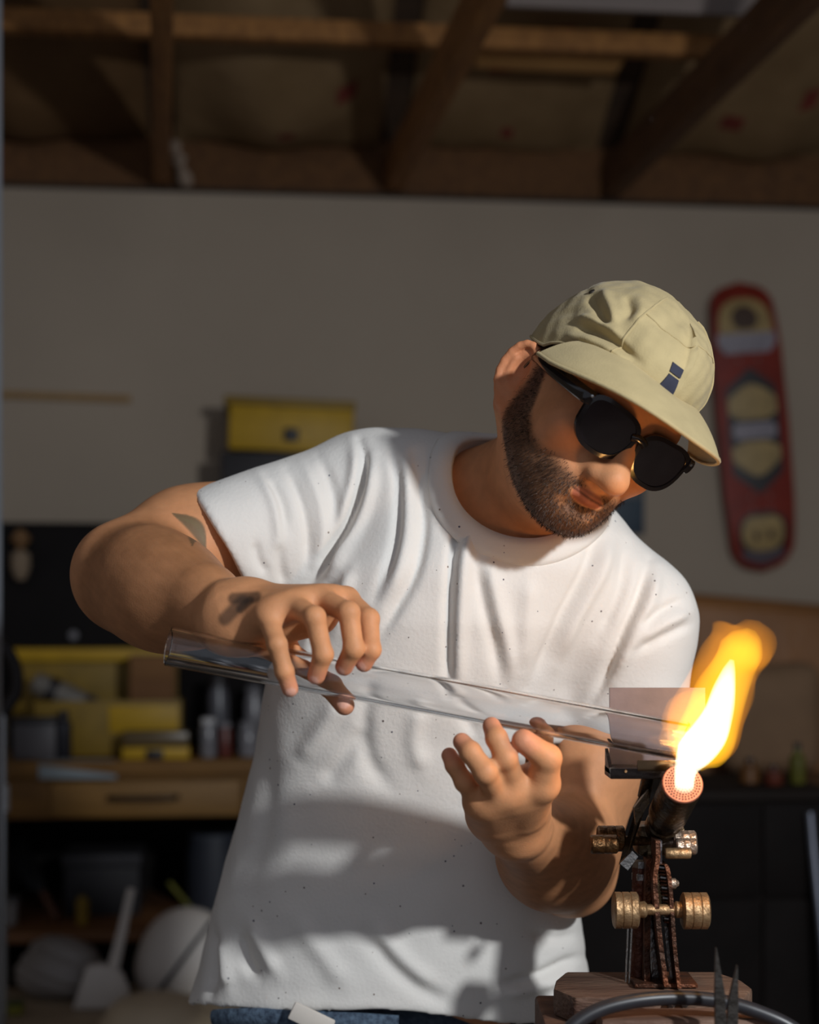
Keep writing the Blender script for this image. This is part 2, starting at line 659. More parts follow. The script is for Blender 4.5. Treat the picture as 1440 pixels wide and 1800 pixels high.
# kraft-faced insulation batts pushed between the roof members, with red printed marks
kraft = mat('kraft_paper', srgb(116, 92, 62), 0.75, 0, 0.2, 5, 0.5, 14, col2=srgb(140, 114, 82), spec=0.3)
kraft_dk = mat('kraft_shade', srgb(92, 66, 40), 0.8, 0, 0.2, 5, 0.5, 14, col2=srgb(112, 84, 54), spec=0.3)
red_print = mat('red_print', srgb(116, 46, 36), 0.8, 0, 0.2, 30)
def batt(s0, s1, label, m, prints, seed, off1=1.9, hang=0.0):
    root = thing('insulation_batt', wl((s0 + s1) / 2, 0.1, WTOP + 0.2), label, 'insulation', 'kraft paper insulation batts between the roof beams')
    NX_, NY_ = 26, 60
    rs = np.random.RandomState(seed)
    ph = rs.uniform(0, 6, 6)
    def bulge(u, v):
        b = (math.sin(math.pi * u) ** 0.6) * (0.075 + 0.02 * math.sin(3.1 * v + ph[0]) + 0.012 * math.sin(9 * v + ph[1] + 3 * u))
        b *= min(1.0, (v * 9) ** 0.5) if v > 0 else 0
        b += 0.006 * math.sin(13 * u + ph[2] + 6 * v) + 0.004 * math.sin(23 * v + ph[3] - 8 * u)
        return b + hang * math.sin(math.pi * u) * math.exp(-((v - 0.18) / 0.12) ** 2)
    def pt(u, v, dz=0.0):
        of = -0.02 + (off1 + 0.02) * v
        return roof_pt(s0 + (s1 - s0) * u, of, -0.012 - bulge(u, v) + dz)
    g = [[pt(i / NX_, j / NY_) for i in range(NX_ + 1)] for j in range(NY_ + 1)]
    h = [[roof_pt(s0 + (s1 - s0) * i / NX_, -0.02 + (off1 + 0.02) * j / NY_, -0.006) for i in range(NX_ + 1)] for j in range(NY_ + 1)]
    v = np.array([q for r in g for q in r] + [q for r in h for q in r])
    n1 = (NX_ + 1) * (NY_ + 1)
    qs = []
    for j in range(NY_):
        for i in range(NX_):
            a = j * (NX_ + 1) + i
            q = (a, a + NX_ + 1, a + NX_ + 2, a + 1)
            qs.append(q); qs.append(tuple(x + n1 for x in q[::-1]))
    ed = list(range(NX_ + 1)) + [j * (NX_ + 1) + NX_ for j in range(1, NY_ + 1)] + [NY_ * (NX_ + 1) + i for i in range(NX_ - 1, -1, -1)] + [j * (NX_ + 1) for j in range(NY_ - 1, 0, -1)]
    for i in range(len(ed)):
        a0, a1 = ed[i], ed[(i + 1) % len(ed)]
        qs.append((a0, a1, a1 + n1, a0 + n1))
    me = arrays_mesh('paper_facing', v, qs)
    finish(me, m, True, 60)
    link('paper_facing', me, root)
    for (u, vv, du, dv) in prints:
        vs, fs = [], []
        K = 5
        for jj in range(K + 1):
            for ii in range(K + 1):
                vs.append(pt(u + du * (ii / K - 0.5), vv + dv * (jj / K - 0.5), -0.0012))
        nn = len(vs)
        vs += [q + np.array([0, 0, 0.0022]) for q in vs]
        for jj in range(K):
            for ii in range(K):
                a = jj * (K + 1) + ii
                q = (a, a + K + 1, a + K + 2, a + 1)
                fs.append(q); fs.append(tuple(x + nn for x in q[::-1]))
        me = arrays_mesh('red_print', vs, fs)
        finish(me, red_print)
        link('red_print', me, root)
    return root
js = sorted(joists)
gap = 0.035
labels = ['brown kraft insulation batt in the far left bay beside the wall', 'dark sagging insulation batt at the left of the first ceiling beam',
          'large bulging insulation batt between the first and second ceiling beams', 'insulation batt with red print between the second and third ceiling beams',
          'insulation batt with red print right of the third ceiling beam', 'insulation batt at the far right edge of the roof']
ed = [js[0] - 0.61] + js + [js[-1] + 0.61]
pr = [[], [], [(0.80, 0.16, 0.09, 0.03), (0.53, 0.10, 0.07, 0.022)], [(0.40, 0.17, 0.10, 0.03), (0.5, 0.05, 0.06, 0.02), (0.65, 0.22, 0.12, 0.03)], [(0.45, 0.10, 0.10, 0.03), (0.78, 0.14, 0.08, 0.03)], []]
for i in range(1, 5):
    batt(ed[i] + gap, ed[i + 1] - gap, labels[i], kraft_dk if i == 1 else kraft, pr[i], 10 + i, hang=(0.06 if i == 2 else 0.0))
# plastic wrap scrap hanging beside the first joist
rag = catmull([W(300, 250, 0.05), W(312, 268, 0.06), W(318, 292, 0.06), W(330, 328, 0.04)], 6)
tag(part_tube('paper_scrap', rag, [0.010 + 0.012 * math.sin(i * 0.5) ** 2 for i in range(len(rag))], mat('scrap', srgb(150, 132, 116), 0.8, 0, 0.1), None, 8, squash=0.3), 'torn pale paper scrap hanging beside the first ceiling beam', 'paper')

# ------------------------------------------------------------------ things on the wall
# skateboard
sb = thing('skateboard', W(1345, 1000, 0.03), 'red skateboard deck with black and tan graphics hanging on the back wall', 'skateboard')
DA, DB = W(1301, 494, 0.045), W(1346, 1004, 0.045)
d_ax = nrm(DB - DA); d_len = float(np.linalg.norm(DB - DA))
d_n = WN; d_x = nrm(np.cross(d_n, d_ax)) * -1
if d_x @ WD < 0: d_x = -d_x
def deck_w(t):
    """half width along the board, t 0 top .. 1 bottom"""
    a = 0.50 * d_len
    base = np.interp(t, [0, 0.25, 0.5, 0.75, 1.0], [0.086, 0.099, 0.102, 0.099, 0.086])
    if t < 0.10: base *= (1 - (1 - t / 0.10) ** 2.6) ** 0.5
    if t > 0.90: base *= (1 - ((t - 0.90) / 0.10) ** 2.2) ** 0.5
    return base
def deck_kick(t):
    return 0.028 * (max(0, 0.18 - t) / 0.18) ** 1.5 + 0.028 * (max(0, t - 0.82) / 0.18) ** 1.5
def deck_pt(t, u, lift=0.0):
    """u -1..1 across"""
    w = max(0.002, deck_w(t))
    return DA + d_ax * (t * d_len) + d_x * (u * w) + d_n * (0.010 - deck_kick(t) + 0.004 * (1 - u * u) + lift)
def deck_sheet(name, fn, nt, nu, t0, t1, lift, thick, m, parent):
    fr, bk = [], []
    for i in range(nt + 1):
        t = t0 + (t1 - t0) * i / nt
        a, b = fn(t)
        for k in range(nu + 1):
            u = a + (b - a) * k / nu
            fr.append(deck_pt(t, u, lift)); bk.append(deck_pt(t, u, lift - thick))
    n1 = len(fr)
    qs = []
    for i in range(nt):
        for k in range(nu):
            a = i * (nu + 1) + k
            q = (a, a + 1, a + nu + 2, a + nu + 1)
            qs.append(q); qs.append(tuple(x + n1 for x in q[::-1]))
    ed_ = list(range(nu + 1)) + [i * (nu + 1) + nu for i in range(1, nt + 1)] + [nt * (nu + 1) + k for k in range(nu - 1, -1, -1)] + [i * (nu + 1) for i in range(nt - 1, 0, -1)]
    for i in range(len(ed_)):
        a0, a1 = ed_[i], ed_[(i + 1) % len(ed_)]
        qs.append((a1, a0, a0 + n1, a1 + n1))
    bm = bmesh.new()
    me = arrays_mesh(name, np.array(fr + bk), qs)
    bm.from_mesh(me)
    bpy.data.meshes.remove(me)
    return from_bm(name, bm, m, parent, angle=40)
deck_red = mat('deck_red', srgb(118, 32, 16), 0.5, 0, 0.2, 14, spec=0.3, coat=0.08)
deck_blk = mat('deck_black', srgb(30, 26, 30), 0.45, 0, 0.1)
deck_tan = mat('deck_tan', srgb(156, 132, 84), 0.45, 0, 0.2, 30)
deck_gry = mat('deck_grey', srgb(134, 128, 136), 0.45, 0, 0.25, 60)
deck_sheet('deck', lambda t: (-1, 1), 60, 8, 0.0, 1.0, 0.0, 0.011, deck_red, sb)
def blob(name, t0, t1, prof, m, lift, nt=16):
    deck_sheet(name, prof, nt, 6, t0, t1, lift, 0.0006, m, sb)
def sym(f):
    return lambda t: (-f(t), f(t))
def dome(tc, th, w, e=2.0):
    return lambda t: max(0.01, w * max(0.0, 1 - abs((t - tc) / th) ** e) ** (1 / e))
# tan shapes near the nose, grey lettering band, black hexagon with two tan domes, tan shape at the tail
blob('tan_print', 0.060, 0.185, sym(dome(0.150, 0.092, 0.80, 2.4)), deck_tan, 0.0012)
blob('brown_print', 0.085, 0.170, sym(dome(0.130, 0.045, 0.40)), mat('deck_brown', srgb(70, 50, 36), 0.5, 0, 0.2), 0.0018)
blob('grey_print', 0.182, 0.250, sym(lambda t: 0.86 - 6.0 * max(0, t - 0.215)), deck_gry, 0.0015)
hexa = lambda t: 0.72 * min(1.0, (t - 0.300) / 0.075 + 0.03, (0.735 - t) / 0.075 + 0.03)
blob('black_print', 0.302, 0.733, sym(hexa), deck_blk, 0.0010, 40)
blob('tan_print', 0.358, 0.478, sym(lambda t: 0.68 * min(1.0, max(0.05, (t - 0.355) / 0.05) ** 0.7, max(0.05, (0.505 - t) / 0.05))), deck_tan, 0.0018)
blob('grey_print', 0.490, 0.545, sym(dome(0.5175, 0.034, 0.62, 3)), deck_gry, 0.0018)
blob('tan_print', 0.552, 0.672, sym(lambda t: 0.68 * min(1.0, max(0.05, (t - 0.535) / 0.04), max(0.05, (0.675 - t) / 0.06) ** 0.7)), deck_tan, 0.0018)
blob('black_print', 0.795, 0.945, sym(dome(0.875, 0.082, 0.74, 2.6)), deck_blk, 0.0010)
blob('tan_print', 0.812, 0.930, sym(dome(0.868, 0.064, 0.64, 2.4)), deck_tan, 0.0016)
blob('grey_print', 0.925, 0.975, sym(lambda t: 0.74 * min(1.0, max(0.06, (0.985 - t) / 0.03))), mat('deck_grey_dark', srgb(84, 76, 84), 0.5, 0, 0.2), 0.0014)
for s in (-0.22, 0.22):
    blob('brown_print', 0.862, 0.890, (lambda s: lambda t: (s - dome(0.876, 0.016, 0.09)(t), s + dome(0.876, 0.016, 0.09)(t)))(s), bpy.data.materials['deck_brown'], 0.0022, 8)
for tt_ in (0.235, 0.275, 0.745, 0.785):
    for u in (-0.27, 0.27):
        c_ = deck_pt(tt_, u, 0.0)
        part_lathe('bolt', c_, d_n, [(-0.002, 0.0042), (0.0018, 0.0036), (0.0020, 0)], mat('bolt_steel', srgb(120, 110, 106), 0.4, 0.8, 0.1), sb, 8)
# wall hooks that carry it
for t, u in ((0.30, -0.6), (0.30, 0.6)):
    a = deck_pt(t, u, -0.012); part_cyl('wall_hook', a, a - d_n * 0.040, 0.005, bpy.data.materials['bolt_steel'], sb, seg=10)

# wooden strip on the wall, left
st_a, st_b = W(-10, 693), W(230, 703)
tag(part_wbox('wooden_strip', to_s(st_a), to_s(st_b), 0.0, 0.014, W(110, 704)[2], W(110, 692)[2], mat('strip_wood', srgb(150, 118, 74), 0.8, 0, 0.15, 8, 0.2, 60, (6, 1, 1)), None, 0.002, 0.02), 'thin wooden strip fixed to the bare wall at left', 'strip')
# blue poster behind the neck
a_, b_ = W(1078, 826), W(1132, 940)
pst = thing('wall_poster', W(1105, 940), 'small dark blue poster on the wall behind the man\'s neck', 'poster')
part_wbox('poster_sheet', to_s(a_), to_s(b_), 0.001, 0.006, b_[2], a_[2], mat('poster_blue', srgb(34, 50, 66), 0.6, 0, 0.3, 14, col2=srgb(60, 76, 88)), pst, 0.001)
part_wbox('poster_picture', to_s(a_) + 0.01, to_s(b_) - 0.012, 0.006, 0.0072, b_[2] + 0.10, a_[2] - 0.03, mat('poster_grey', srgb(96, 98, 100), 0.6, 0, 0.5, 25), pst, 0.0)

# ------------------------------------------------------------------ left workbench and what is on it
BO = 0.62                                       # bench front, metres out of the wall
zbt = W(200, 1338, BO)[2]                       # worktop height
sL = to_s(W(-120, 1340, BO)); sR = sL + 1.75
oak = mat('bench_wood', srgb(104, 68, 18), 0.6, 0, 0.2, 5, 0.3, 40, (1.2, 8, 8), srgb(128, 88, 28))
oak_d = mat('bench_drawer', srgb(118, 82, 28), 0.55, 0, 0.15, 5, 0.2, 40, (1.2, 8, 8), srgb(134, 96, 38))
black_p = mat('black_panel', srgb(24, 21, 20), 0.75, 0, 0.2, 9, spec=0.15)
wb = thing('workbench', wl((sL + sR) / 2, 0.3, 0), 'wooden workbench with a wide drawer against the back wall at left', 'workbench')
part_wbox('worktop', sL, sR, 0.02, BO, zbt - 0.036, zbt, oak, wb, 0.003)
zd = W(200, 1440, BO)[2]
part_wbox('apron', sL, sR, 0.02, BO - 0.02, zd, zbt - 0.037, oak, wb, 0.002)
dsl, dsr = to_s(W(90, 1400, BO)), to_s(W(422, 1400, BO))
dr = part_wbox('drawer', dsl, dsr, BO - 0.019, BO - 0.003, zd + 0.004, W(200, 1374, BO)[2], oak_d, wb, 0.003)
dr2 = part_wbox('drawer', dsr + 0.01, dsr + 0.54, BO - 0.019, BO - 0.003, zd + 0.004, W(200, 1374, BO)[2], oak_d, wb, 0.003)
hz = W(250, 1401, BO)[2]
hs0, hs1 = to_s(W(192, 1400, BO)), to_s(W(312, 1400, BO))
hp_ = [wl(hs0, BO - 0.004, hz), wl(hs0 + 0.01, BO + 0.018, hz), wl((hs0 + hs1) / 2, BO + 0.022, hz), wl(hs1 - 0.01, BO + 0.018, hz), wl(hs1, BO - 0.004, hz)]
part_tube('handle', catmull(hp_, 5), 0.006, mat('handle_dark', srgb(70, 56, 44), 0.4, 0.7, 0.1), dr, 10)
part_wbox('side_panel', to_s(W(-118, 1340, BO)), to_s(W(-84, 1340, BO)), 0.03, BO - 0.02, 0.002, zd - 0.001, oak, wb)
part_wbox('side_panel', sR - 0.05, sR, 0.03, BO - 0.02, 0.002, zd - 0.001, oak, wb)
zs = W(120, 1640, BO)[2]
part_wbox('shelf', sL + 0.06, sR - 0.055, 0.03, BO - 0.005, zs - 0.024, zs, mat('shelf_wood', srgb(120, 78, 42), 0.6, 0, 0.2, 5, 0.2, 40, (1.2, 8, 8)), wb)
part_wbox('back_board', sL + 0.06, sR - 0.055, 0.022, 0.028, 0.05, zd - 0.002, black_p, wb, 0.0)
zp = 0.20
part_wbox('bottom_shelf', sL + 0.06, sR - 0.055, 0.03, BO - 0.03, zp - 0.02, zp, black_p, wb)

# black tool cabinet behind, standing on the bench
CO = 0.28
ctop = W(150, 918, CO)[2]
cab = thing('tool_cabinet', wl(0, 0.1, zbt), 'low wide black tool cabinet standing on the back of the workbench', 'cabinet')
csl, csr = sL + 0.005, to_s(W(640, 1000, CO))
part_wbox('cabinet_body', csl, csr, 0.004, CO - 0.012, zbt + 0.001, ctop, black_p, cab, 0.005)
cm1 = csl + (csr - csl) / 2
for a, b in ((csl + 0.006, cm1 - 0.003), (cm1 + 0.003, csr - 0.006)):
    d_ = part_wbox('door', a, b, CO - 0.011, CO, zbt + 0.01, ctop - 0.01, mat('black_door', srgb(20, 17, 17), 0.75, 0, 0.2, 9, spec=0.15), cab, 0.003)
kx_ = W(130, 1117, CO)
part_lathe('door_knob', kx_, WN, [(-0.002, 0.006), (0.008, 0.005), (0.010, 0.012), (0.018, 0.012), (0.021, 0.007), (0.0215, 0)], mat('knob_grey', srgb(110, 108, 112), 0.5, 0, 0.05), d_ if False else cab, 14)
# small tan brush hanging on the cabinet
br = thing('hand_brush', W(35, 1020, CO + 0.028), 'small tan brush hanging on the black cabinet front at the left edge', 'brush')
c0, c1 = W(36, 930, CO + 0.030), W(36, 965, CO + 0.030)
part_lathe('handle', c0, c1 - c0, [(0, 0.006), (0.02, 0.024), (0.028, 0.026), (0.045, 0.010), (0.052, 0.006)], mat('brush_wood', srgb(120, 88, 56), 0.6, 0, 0.1), br, 16)
c2, c3 = W(36, 974, CO + 0.030), W(36, 1018, CO + 0.030)
part_lathe('bristles', c2, c3 - c2, [(-0.012, 0.007), (0, 0.024), (0.03, 0.025), (0.05, 0.019), (0.064, 0.011), (0.066, 0)], mat('bristle', srgb(130, 112, 92), 0.9, 0, 0.2, 120), br, 16)
# yellow toolbox on the cabinet top
tb = thing('toolbox', W(510, 915, 0.16), 'yellow lidded toolbox with a black base on top of the black cabinet', 'toolbox')
TO = 0.24
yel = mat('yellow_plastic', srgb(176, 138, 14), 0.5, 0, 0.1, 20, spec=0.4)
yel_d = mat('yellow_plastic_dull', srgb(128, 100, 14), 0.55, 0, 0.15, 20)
blkp = mat('black_plastic', srgb(30, 25, 27), 0.5, 0, 0.15, 30)
la, lb = W(402, 712, TO), W(622, 795, TO)
part_wbox('lid', to_s(la), to_s(lb), 0.03, TO, lb[2], la[2], yel, tb, 0.008, 0.035)
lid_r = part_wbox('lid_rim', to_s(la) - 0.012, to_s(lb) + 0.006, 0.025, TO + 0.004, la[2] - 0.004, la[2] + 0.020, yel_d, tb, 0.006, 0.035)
part_wbox('base', to_s(W(388, 800, TO)), to_s(W(632, 800, TO)), 0.025, TO + 0.002, ctop + 0.001, lb[2] - 0.001, blkp, tb, 0.006)
la2 = W(512, 764, TO)
part_wbox('latch', to_s(la2) - 0.019, to_s(la2) + 0.019, TO, TO + 0.012, la2[2] - 0.018, la2[2] + 0.016, blkp, tb, 0.004, 0.035)
part_tube('handle', catmull([wl(to_s(la) + 0.10, 0.13, la[2] + 0.016), wl(to_s(la) + 0.12, 0.13, la[2] + 0.022), wl(to_s(lb) - 0.12, 0.13, la[2] + 0.022), wl(to_s(lb) - 0.10, 0.13, la[2] + 0.014)], 4), 0.006, blkp, tb, 8)

# open yellow case on the bench
yc = thing('tool_case', wl(to_s(W(165, 1340, 0.40)), 0.40, zbt), 'large open yellow plastic tool case on the workbench', 'case')
ca, cb = W(22, 1142, 0.34), W(312, 1290, 0.34)
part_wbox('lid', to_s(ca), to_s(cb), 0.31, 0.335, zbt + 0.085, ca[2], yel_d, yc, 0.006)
part_wbox('lid_edge', to_s(ca) - 0.006, to_s(cb) + 0.004, 0.300, 0.352, ca[2] - 0.030, ca[2] + 0.004, yel, yc, 0.005)
cz = W(200, 1232, 0.50)[2]
cx0, cx1 = to_s(W(60, 1300, 0.50)), to_s(W(318, 1300, 0.50))
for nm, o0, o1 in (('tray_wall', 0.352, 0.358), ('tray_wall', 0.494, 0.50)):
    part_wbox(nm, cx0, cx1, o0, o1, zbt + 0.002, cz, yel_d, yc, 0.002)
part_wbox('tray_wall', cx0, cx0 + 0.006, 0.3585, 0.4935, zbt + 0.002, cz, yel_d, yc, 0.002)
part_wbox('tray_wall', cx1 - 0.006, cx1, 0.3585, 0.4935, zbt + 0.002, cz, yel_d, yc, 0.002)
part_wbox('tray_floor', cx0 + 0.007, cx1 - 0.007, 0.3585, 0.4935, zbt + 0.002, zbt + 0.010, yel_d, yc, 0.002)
part_wbox('front_label', cx1 - 0.17, cx1 - 0.006, 0.5005, 0.5035, cz - 0.075, cz - 0.012, yel, yc, 0.002)
# brown carton in the case
ct = thing('carton', W(270, 1235, 0.44), 'plain brown cardboard carton sitting in the open yellow case', 'carton')
ka, kb = W(228, 1152, 0.44), W(316, 1300, 0.44)
part_wbox('carton_body', to_s(ka), to_s(kb) - 0.012, 0.375, 0.455, zbt + 0.012, ka[2], mat('cardboard', srgb(110, 74, 42), 0.85, 0, 0.12, 12), ct, 0.003)
part_wbox('carton_flap', to_s(ka) + 0.002, to_s(kb) - 0.014, 0.456, 0.4585, ka[2] - 0.055, ka[2] - 0.003, mat('cardboard_flap', srgb(124, 86, 50), 0.85, 0, 0.12, 12), ct, 0.001)
# grey hand tool tilted on the case
gt = thing('grey_grinder', W(120, 1240, 0.47), 'grey hand grinder lying tilted in the open yellow case', 'tool')
grey_p = mat('grey_plastic', srgb(112, 106, 98), 0.5, 0, 0.15, 20)
t0_, t1_ = W(58, 1198, 0.44), W(182, 1254, 0.44)
part_lathe('tool_body', t0_, t1_ - t0_, [(0, 0.018), (0.006, 0.026), (0.05, 0.030), (0.10, 0.031), (0.15, 0.027), (0.19, 0.022), (0.208, 0.010)], grey_p, gt, 20)
part_lathe('tool_collar', t0_ + (t1_ - t0_) * 0.22, t1_ - t0_, [(0, 0.0315), (0.022, 0.0315)], blkp, gt, 20)
part_lathe('tool_collar', t0_ + (t1_ - t0_) * 0.72, t1_ - t0_, [(0, 0.029), (0.02, 0.0285)], mat('navy_plastic', srgb(40, 42, 58), 0.5, 0, 0.1), gt, 20)
tz = W(100, 1290, 0.44)
part_cyl('tool_stem', t0_ + (t1_ - t0_) * 0.35, np.array([tz[0], tz[1], zbt + 0.011]), 0.017, blkp, gt)
# grey box and the dark jar beside it, in front of the case
gb = thing('storage_box', wl(to_s(W(62, 1335, 0.55)), 0.55, zbt), 'dark grey lidded box on the left end of the workbench', 'box')
g0, g1 = W(22, 1262, 0.58), W(98, 1336, 0.58)
part_wbox('box_body', to_s(g0), to_s(g1), 0.512, 0.58, zbt + 0.001, g0[2] - 0.014, mat('box_grey', srgb(78, 74, 76), 0.5, 0, 0.15), gb, 0.004)
part_wbox('box_lid', to_s(g0) - 0.003, to_s(g1) + 0.003, 0.509, 0.583, g0[2] - 0.013, g0[2], mat('lid_dark', srgb(40, 36, 38), 0.5, 0, 0.1), gb, 0.003)
dj = thing('spray_can', wl(to_s(W(112, 1335, 0.56)), 0.56, zbt), 'slim dark spray can beside the grey box on the bench', 'can')
jc = wl(to_s(W(112, 1335, 0.56)), 0.56, zbt + 0.001)
part_lathe('can_body', jc, (0, 0, 1), [(0, 0.018), (0.002, 0.019), (0.085, 0.019), (0.092, 0.013)], mat('can_dark', srgb(54, 54, 60), 0.35, 0.6, 0.1), dj, 20)
part_lathe('can_cap', jc + np.array([0, 0, 0.092]), (0, 0, 1), [(0, 0.012), (0.02, 0.012), (0.022, 0.010), (0.0222, 0)], blkp, dj, 20)
# small yellow case with a black clasp
sc2 = thing('small_case', wl(to_s(W(272, 1338, 0.56)), 0.56, zbt), 'small yellow case with a black clasp on the front of the bench', 'case')
s0_, s1_ = W(214, 1296, 0.60), W(333, 1338, 0.60)
zz = zbt + 0.001
part_wbox('case_half', to_s(s0_), to_s(s1_), 0.52, 0.60, zz, zz + (s0_[2] - zz) * 0.55, yel, sc2, 0.004)
part_wbox('case_half', to_s(s0_) + 0.002, to_s(s1_) - 0.002, 0.522, 0.598, zz + (s0_[2] - zz) * 0.56, s0_[2] + 0.012, mat('smoked_lid', srgb(84, 66, 34), 0.35, 0, 0.15), sc2, 0.004)
cl = W(272, 1328, 0.60)
part_wbox('clasp', to_s(cl) - 0.020, to_s(cl) + 0.020, 0.6005, 0.609, zz + 0.002, zz + 0.024, blkp, sc2, 0.003)
# jars
def jar(px, py_top, r, off_, label, m, lid_m, name='glass_jar'):
    b = wl(to_s(W(px, 1335, off_)), off_, zbt + 0.001)
    h = W(px, py_top, off_)[2] - b[2]
    t = thing(name, b, label, 'jar', 'jars on the right part of the workbench')
    part_lathe('jar_body', b, (0, 0, 1), [(0, r * 0.9), (0.004, r), (h * 0.74, r), (h * 0.82, r * 0.82), (h * 0.86, r * 0.82)], m, t, 20)
    part_lathe('jar_lid', b + np.array([0, 0, h * 0.86]), (0, 0, 1), [(0, r * 0.88), (h * 0.12, r * 0.88), (h * 0.14, r * 0.8), (h * 0.1401, 0)], lid_m, t, 20)
    return t
jg = mat('jar_grey', srgb(120, 118, 122), 0.25, 0, 0.25, 25, spec=0.6)
jar(384, 1188, 0.026, 0.42, 'tall grey jar at the back right of the workbench', mat('jar_slate', srgb(84, 84, 90), 0.3, 0, 0.2, 25), blkp)
jar(366, 1262, 0.020, 0.54, 'pale clear jar with a white lid at the left of the jars', jg, mat('lid_white', srgb(190, 188, 188), 0.5, 0, 0.05))
jar(396, 1270, 0.016, 0.55, 'narrow reddish jar between the pale jar and the grey jar', mat('jar_red', srgb(96, 44, 36), 0.35, 0, 0.2), jg)
jar(436, 1268, 0.024, 0.53, 'squat grey jar beside the man\'s shirt', jg, mat('lid_grey', srgb(112, 110, 114), 0.5, 0, 0.05))
jar(446, 1205, 0.024, 0.38, 'dusty clear jar at the back beside the man\'s shirt', jg, mat('lid_grey2', srgb(96, 94, 98), 0.5, 0, 0.05))
# sheet of pale paper sticking out over the bench edge
pa = thing('paper_sheet', W(140, 1352, BO), 'pale blue-white paper sheet lying over the front edge of the workbench', 'paper')
bm = bmesh.new()
q = [W(68, 1344, BO + 0.012), W(205, 1362, BO + 0.012), W(205, 1369, BO + 0.012), W(68, 1369, BO + 0.012)]
bm_prism(bm, q, [a - WN * 0.004 for a in q])
from_bm('hanging_edge', bm, mat('paper_blue', srgb(128, 136, 140), 0.8, 0, 0.05), pa, smooth=False)
bm = bmesh.new()
zz = zbt + 0.002
s0_, s1_ = to_s(W(68, 1344, BO)), to_s(W(205, 1362, BO))
bm_prism(bm, [wl(s0_, BO + 0.011, zz), wl(s1_, BO + 0.011, zz), wl(s1_ - 0.03, BO - 0.02, zz), wl(s0_ + 0.02, BO - 0.02, zz)], [wl(s0_, BO + 0.011, zz + 0.0015), wl(s1_, BO + 0.011, zz + 0.0015), wl(s1_ - 0.03, BO - 0.02, zz + 0.0015), wl(s0_ + 0.02, BO - 0.02, zz + 0.0015)])
from_bm('sheet', bm, bpy.data.materials['paper_blue'], pa, smooth=False)

# ---- things on the lower shelf
zsh = zs + 0.001
def onshelf(px, off_):
    return wl(to_s(W(px, 1640, off_)), off_, zsh)
b_ = onshelf(10, 0.50)
wj = thing('white_tub', b_, 'small white tub at the left end of the lower shelf', 'tub')
part_lathe('tub_body', b_, (0, 0, 1), [(0, 0.026), (0.05, 0.030), (0.052, 0.032)], mat('tub_white', srgb(150, 146, 142), 0.6, 0, 0.05), wj, 20)
part_lathe('tub_lid', b_ + np.array([0, 0, 0.0525]), (0, 0, 1), [(0, 0.033), (0.010, 0.033), (0.0102, 0)], mat('tub_lid', srgb(110, 108, 108), 0.6, 0, 0.05), wj, 20)
b_ = onshelf(145, 0.52)
yb = thing('yellow_bottle', b_, 'small yellow bottle with dark cap on the lower shelf', 'bottle')
part_lathe('bottle_body', b_, (0, 0, 1), [(0, 0.014), (0.002, 0.0155), (0.055, 0.0155), (0.064, 0.009), (0.068, 0.008)], yel_d, yb, 16)
part_lathe('bottle_cap', b_ + np.array([0, 0, 0.068]), (0, 0, 1), [(0, 0.009), (0.014, 0.0085), (0.0142, 0)], blkp, yb, 16)
b_ = onshelf(180, 0.40)
cr = thing('storage_crate', b_, 'long dark crate at the back of the lower shelf', 'crate')
a0, a1 = to_s(W(112, 1500, 0.42)), to_s(W(245, 1545, 0.42))
zc = W(180, 1502, 0.42)[2]
crm = mat('crate_dark', srgb(30, 28, 31), 0.7, 0, 0.2)
part_wbox('crate_body', a0, a1, 0.24, 0.42, zsh, zc - 0.03, crm, cr, 0.004)
part_wbox('crate_lid', a0 - 0.005, a1 + 0.005, 0.235, 0.425, zc - 0.029, zc, mat('crate_lid', srgb(38, 36, 40), 0.7, 0, 0.2), cr, 0.004)
b_ = onshelf(62, 0.47)
tr_ = thing('hand_trowel', b_, 'grey trowel leaning back with its handle down on the lower shelf', 'trowel')
p0_, p1_, p2_ = W(24, 1478, 0.30), W(58, 1545, 0.42), W(76, 1570, 0.45)
bm = bmesh.new()
dd = nrm(p1_ - p0_); sd = nrm(np.cross(dd, WN))
pl = [p0_ + sd * 0.002, p0_ + dd * 0.02 + sd * 0.026, p1_ + sd * 0.024, p2_ + sd * 0.006, p2_ - sd * 0.006, p1_ - sd * 0.024, p0_ + dd * 0.02 - sd * 0.026, p0_ - sd * 0.002]
bm_prism(bm, pl, [a - WN * 0.003 for a in pl])
from_bm('blade', bm, mat('trowel_steel', srgb(80, 82, 84), 0.4, 0.7, 0.15), tr_, smooth=False)
part_cyl('handle', p2_, onshelf(100, 0.50) + np.array([0, 0, 0.010]), 0.010, mat('trowel_handle', srgb(90, 58, 40), 0.6, 0, 0.1), tr_)
gs = part_cyl('garden_stake', W(298, 1552, 0.45), onshelf(352, 0.52) + np.array([0, 0, 0.006]), 0.0055, mat('stake_green', srgb(106, 104, 40), 0.7, 0, 0.2), None, seg=10)
tag(gs, 'thin yellow-green rod leaning on the lower shelf near the man', 'rod')
b_ = onshelf(375, 0.36)
bs = thing('blue_drum', b_, 'dark blue-grey drum at the right of the lower shelf behind the man', 'drum')
part_lathe('drum_body', b_, (0, 0, 1), [(0, 0.060), (0.004, 0.064), (0.05, 0.066), (0.14, 0.066), (0.18, 0.058)], mat('drum_blue', srgb(40, 44, 54), 0.6, 0, 0.15), bs, 24)
part_lathe('drum_lid', b_ + np.array([0, 0, 0.180]), (0, 0, 1), [(0, 0.060), (0.012, 0.060), (0.0122, 0)], mat('drum_lid', srgb(54, 58, 68), 0.6, 0, 0.15), bs, 24)

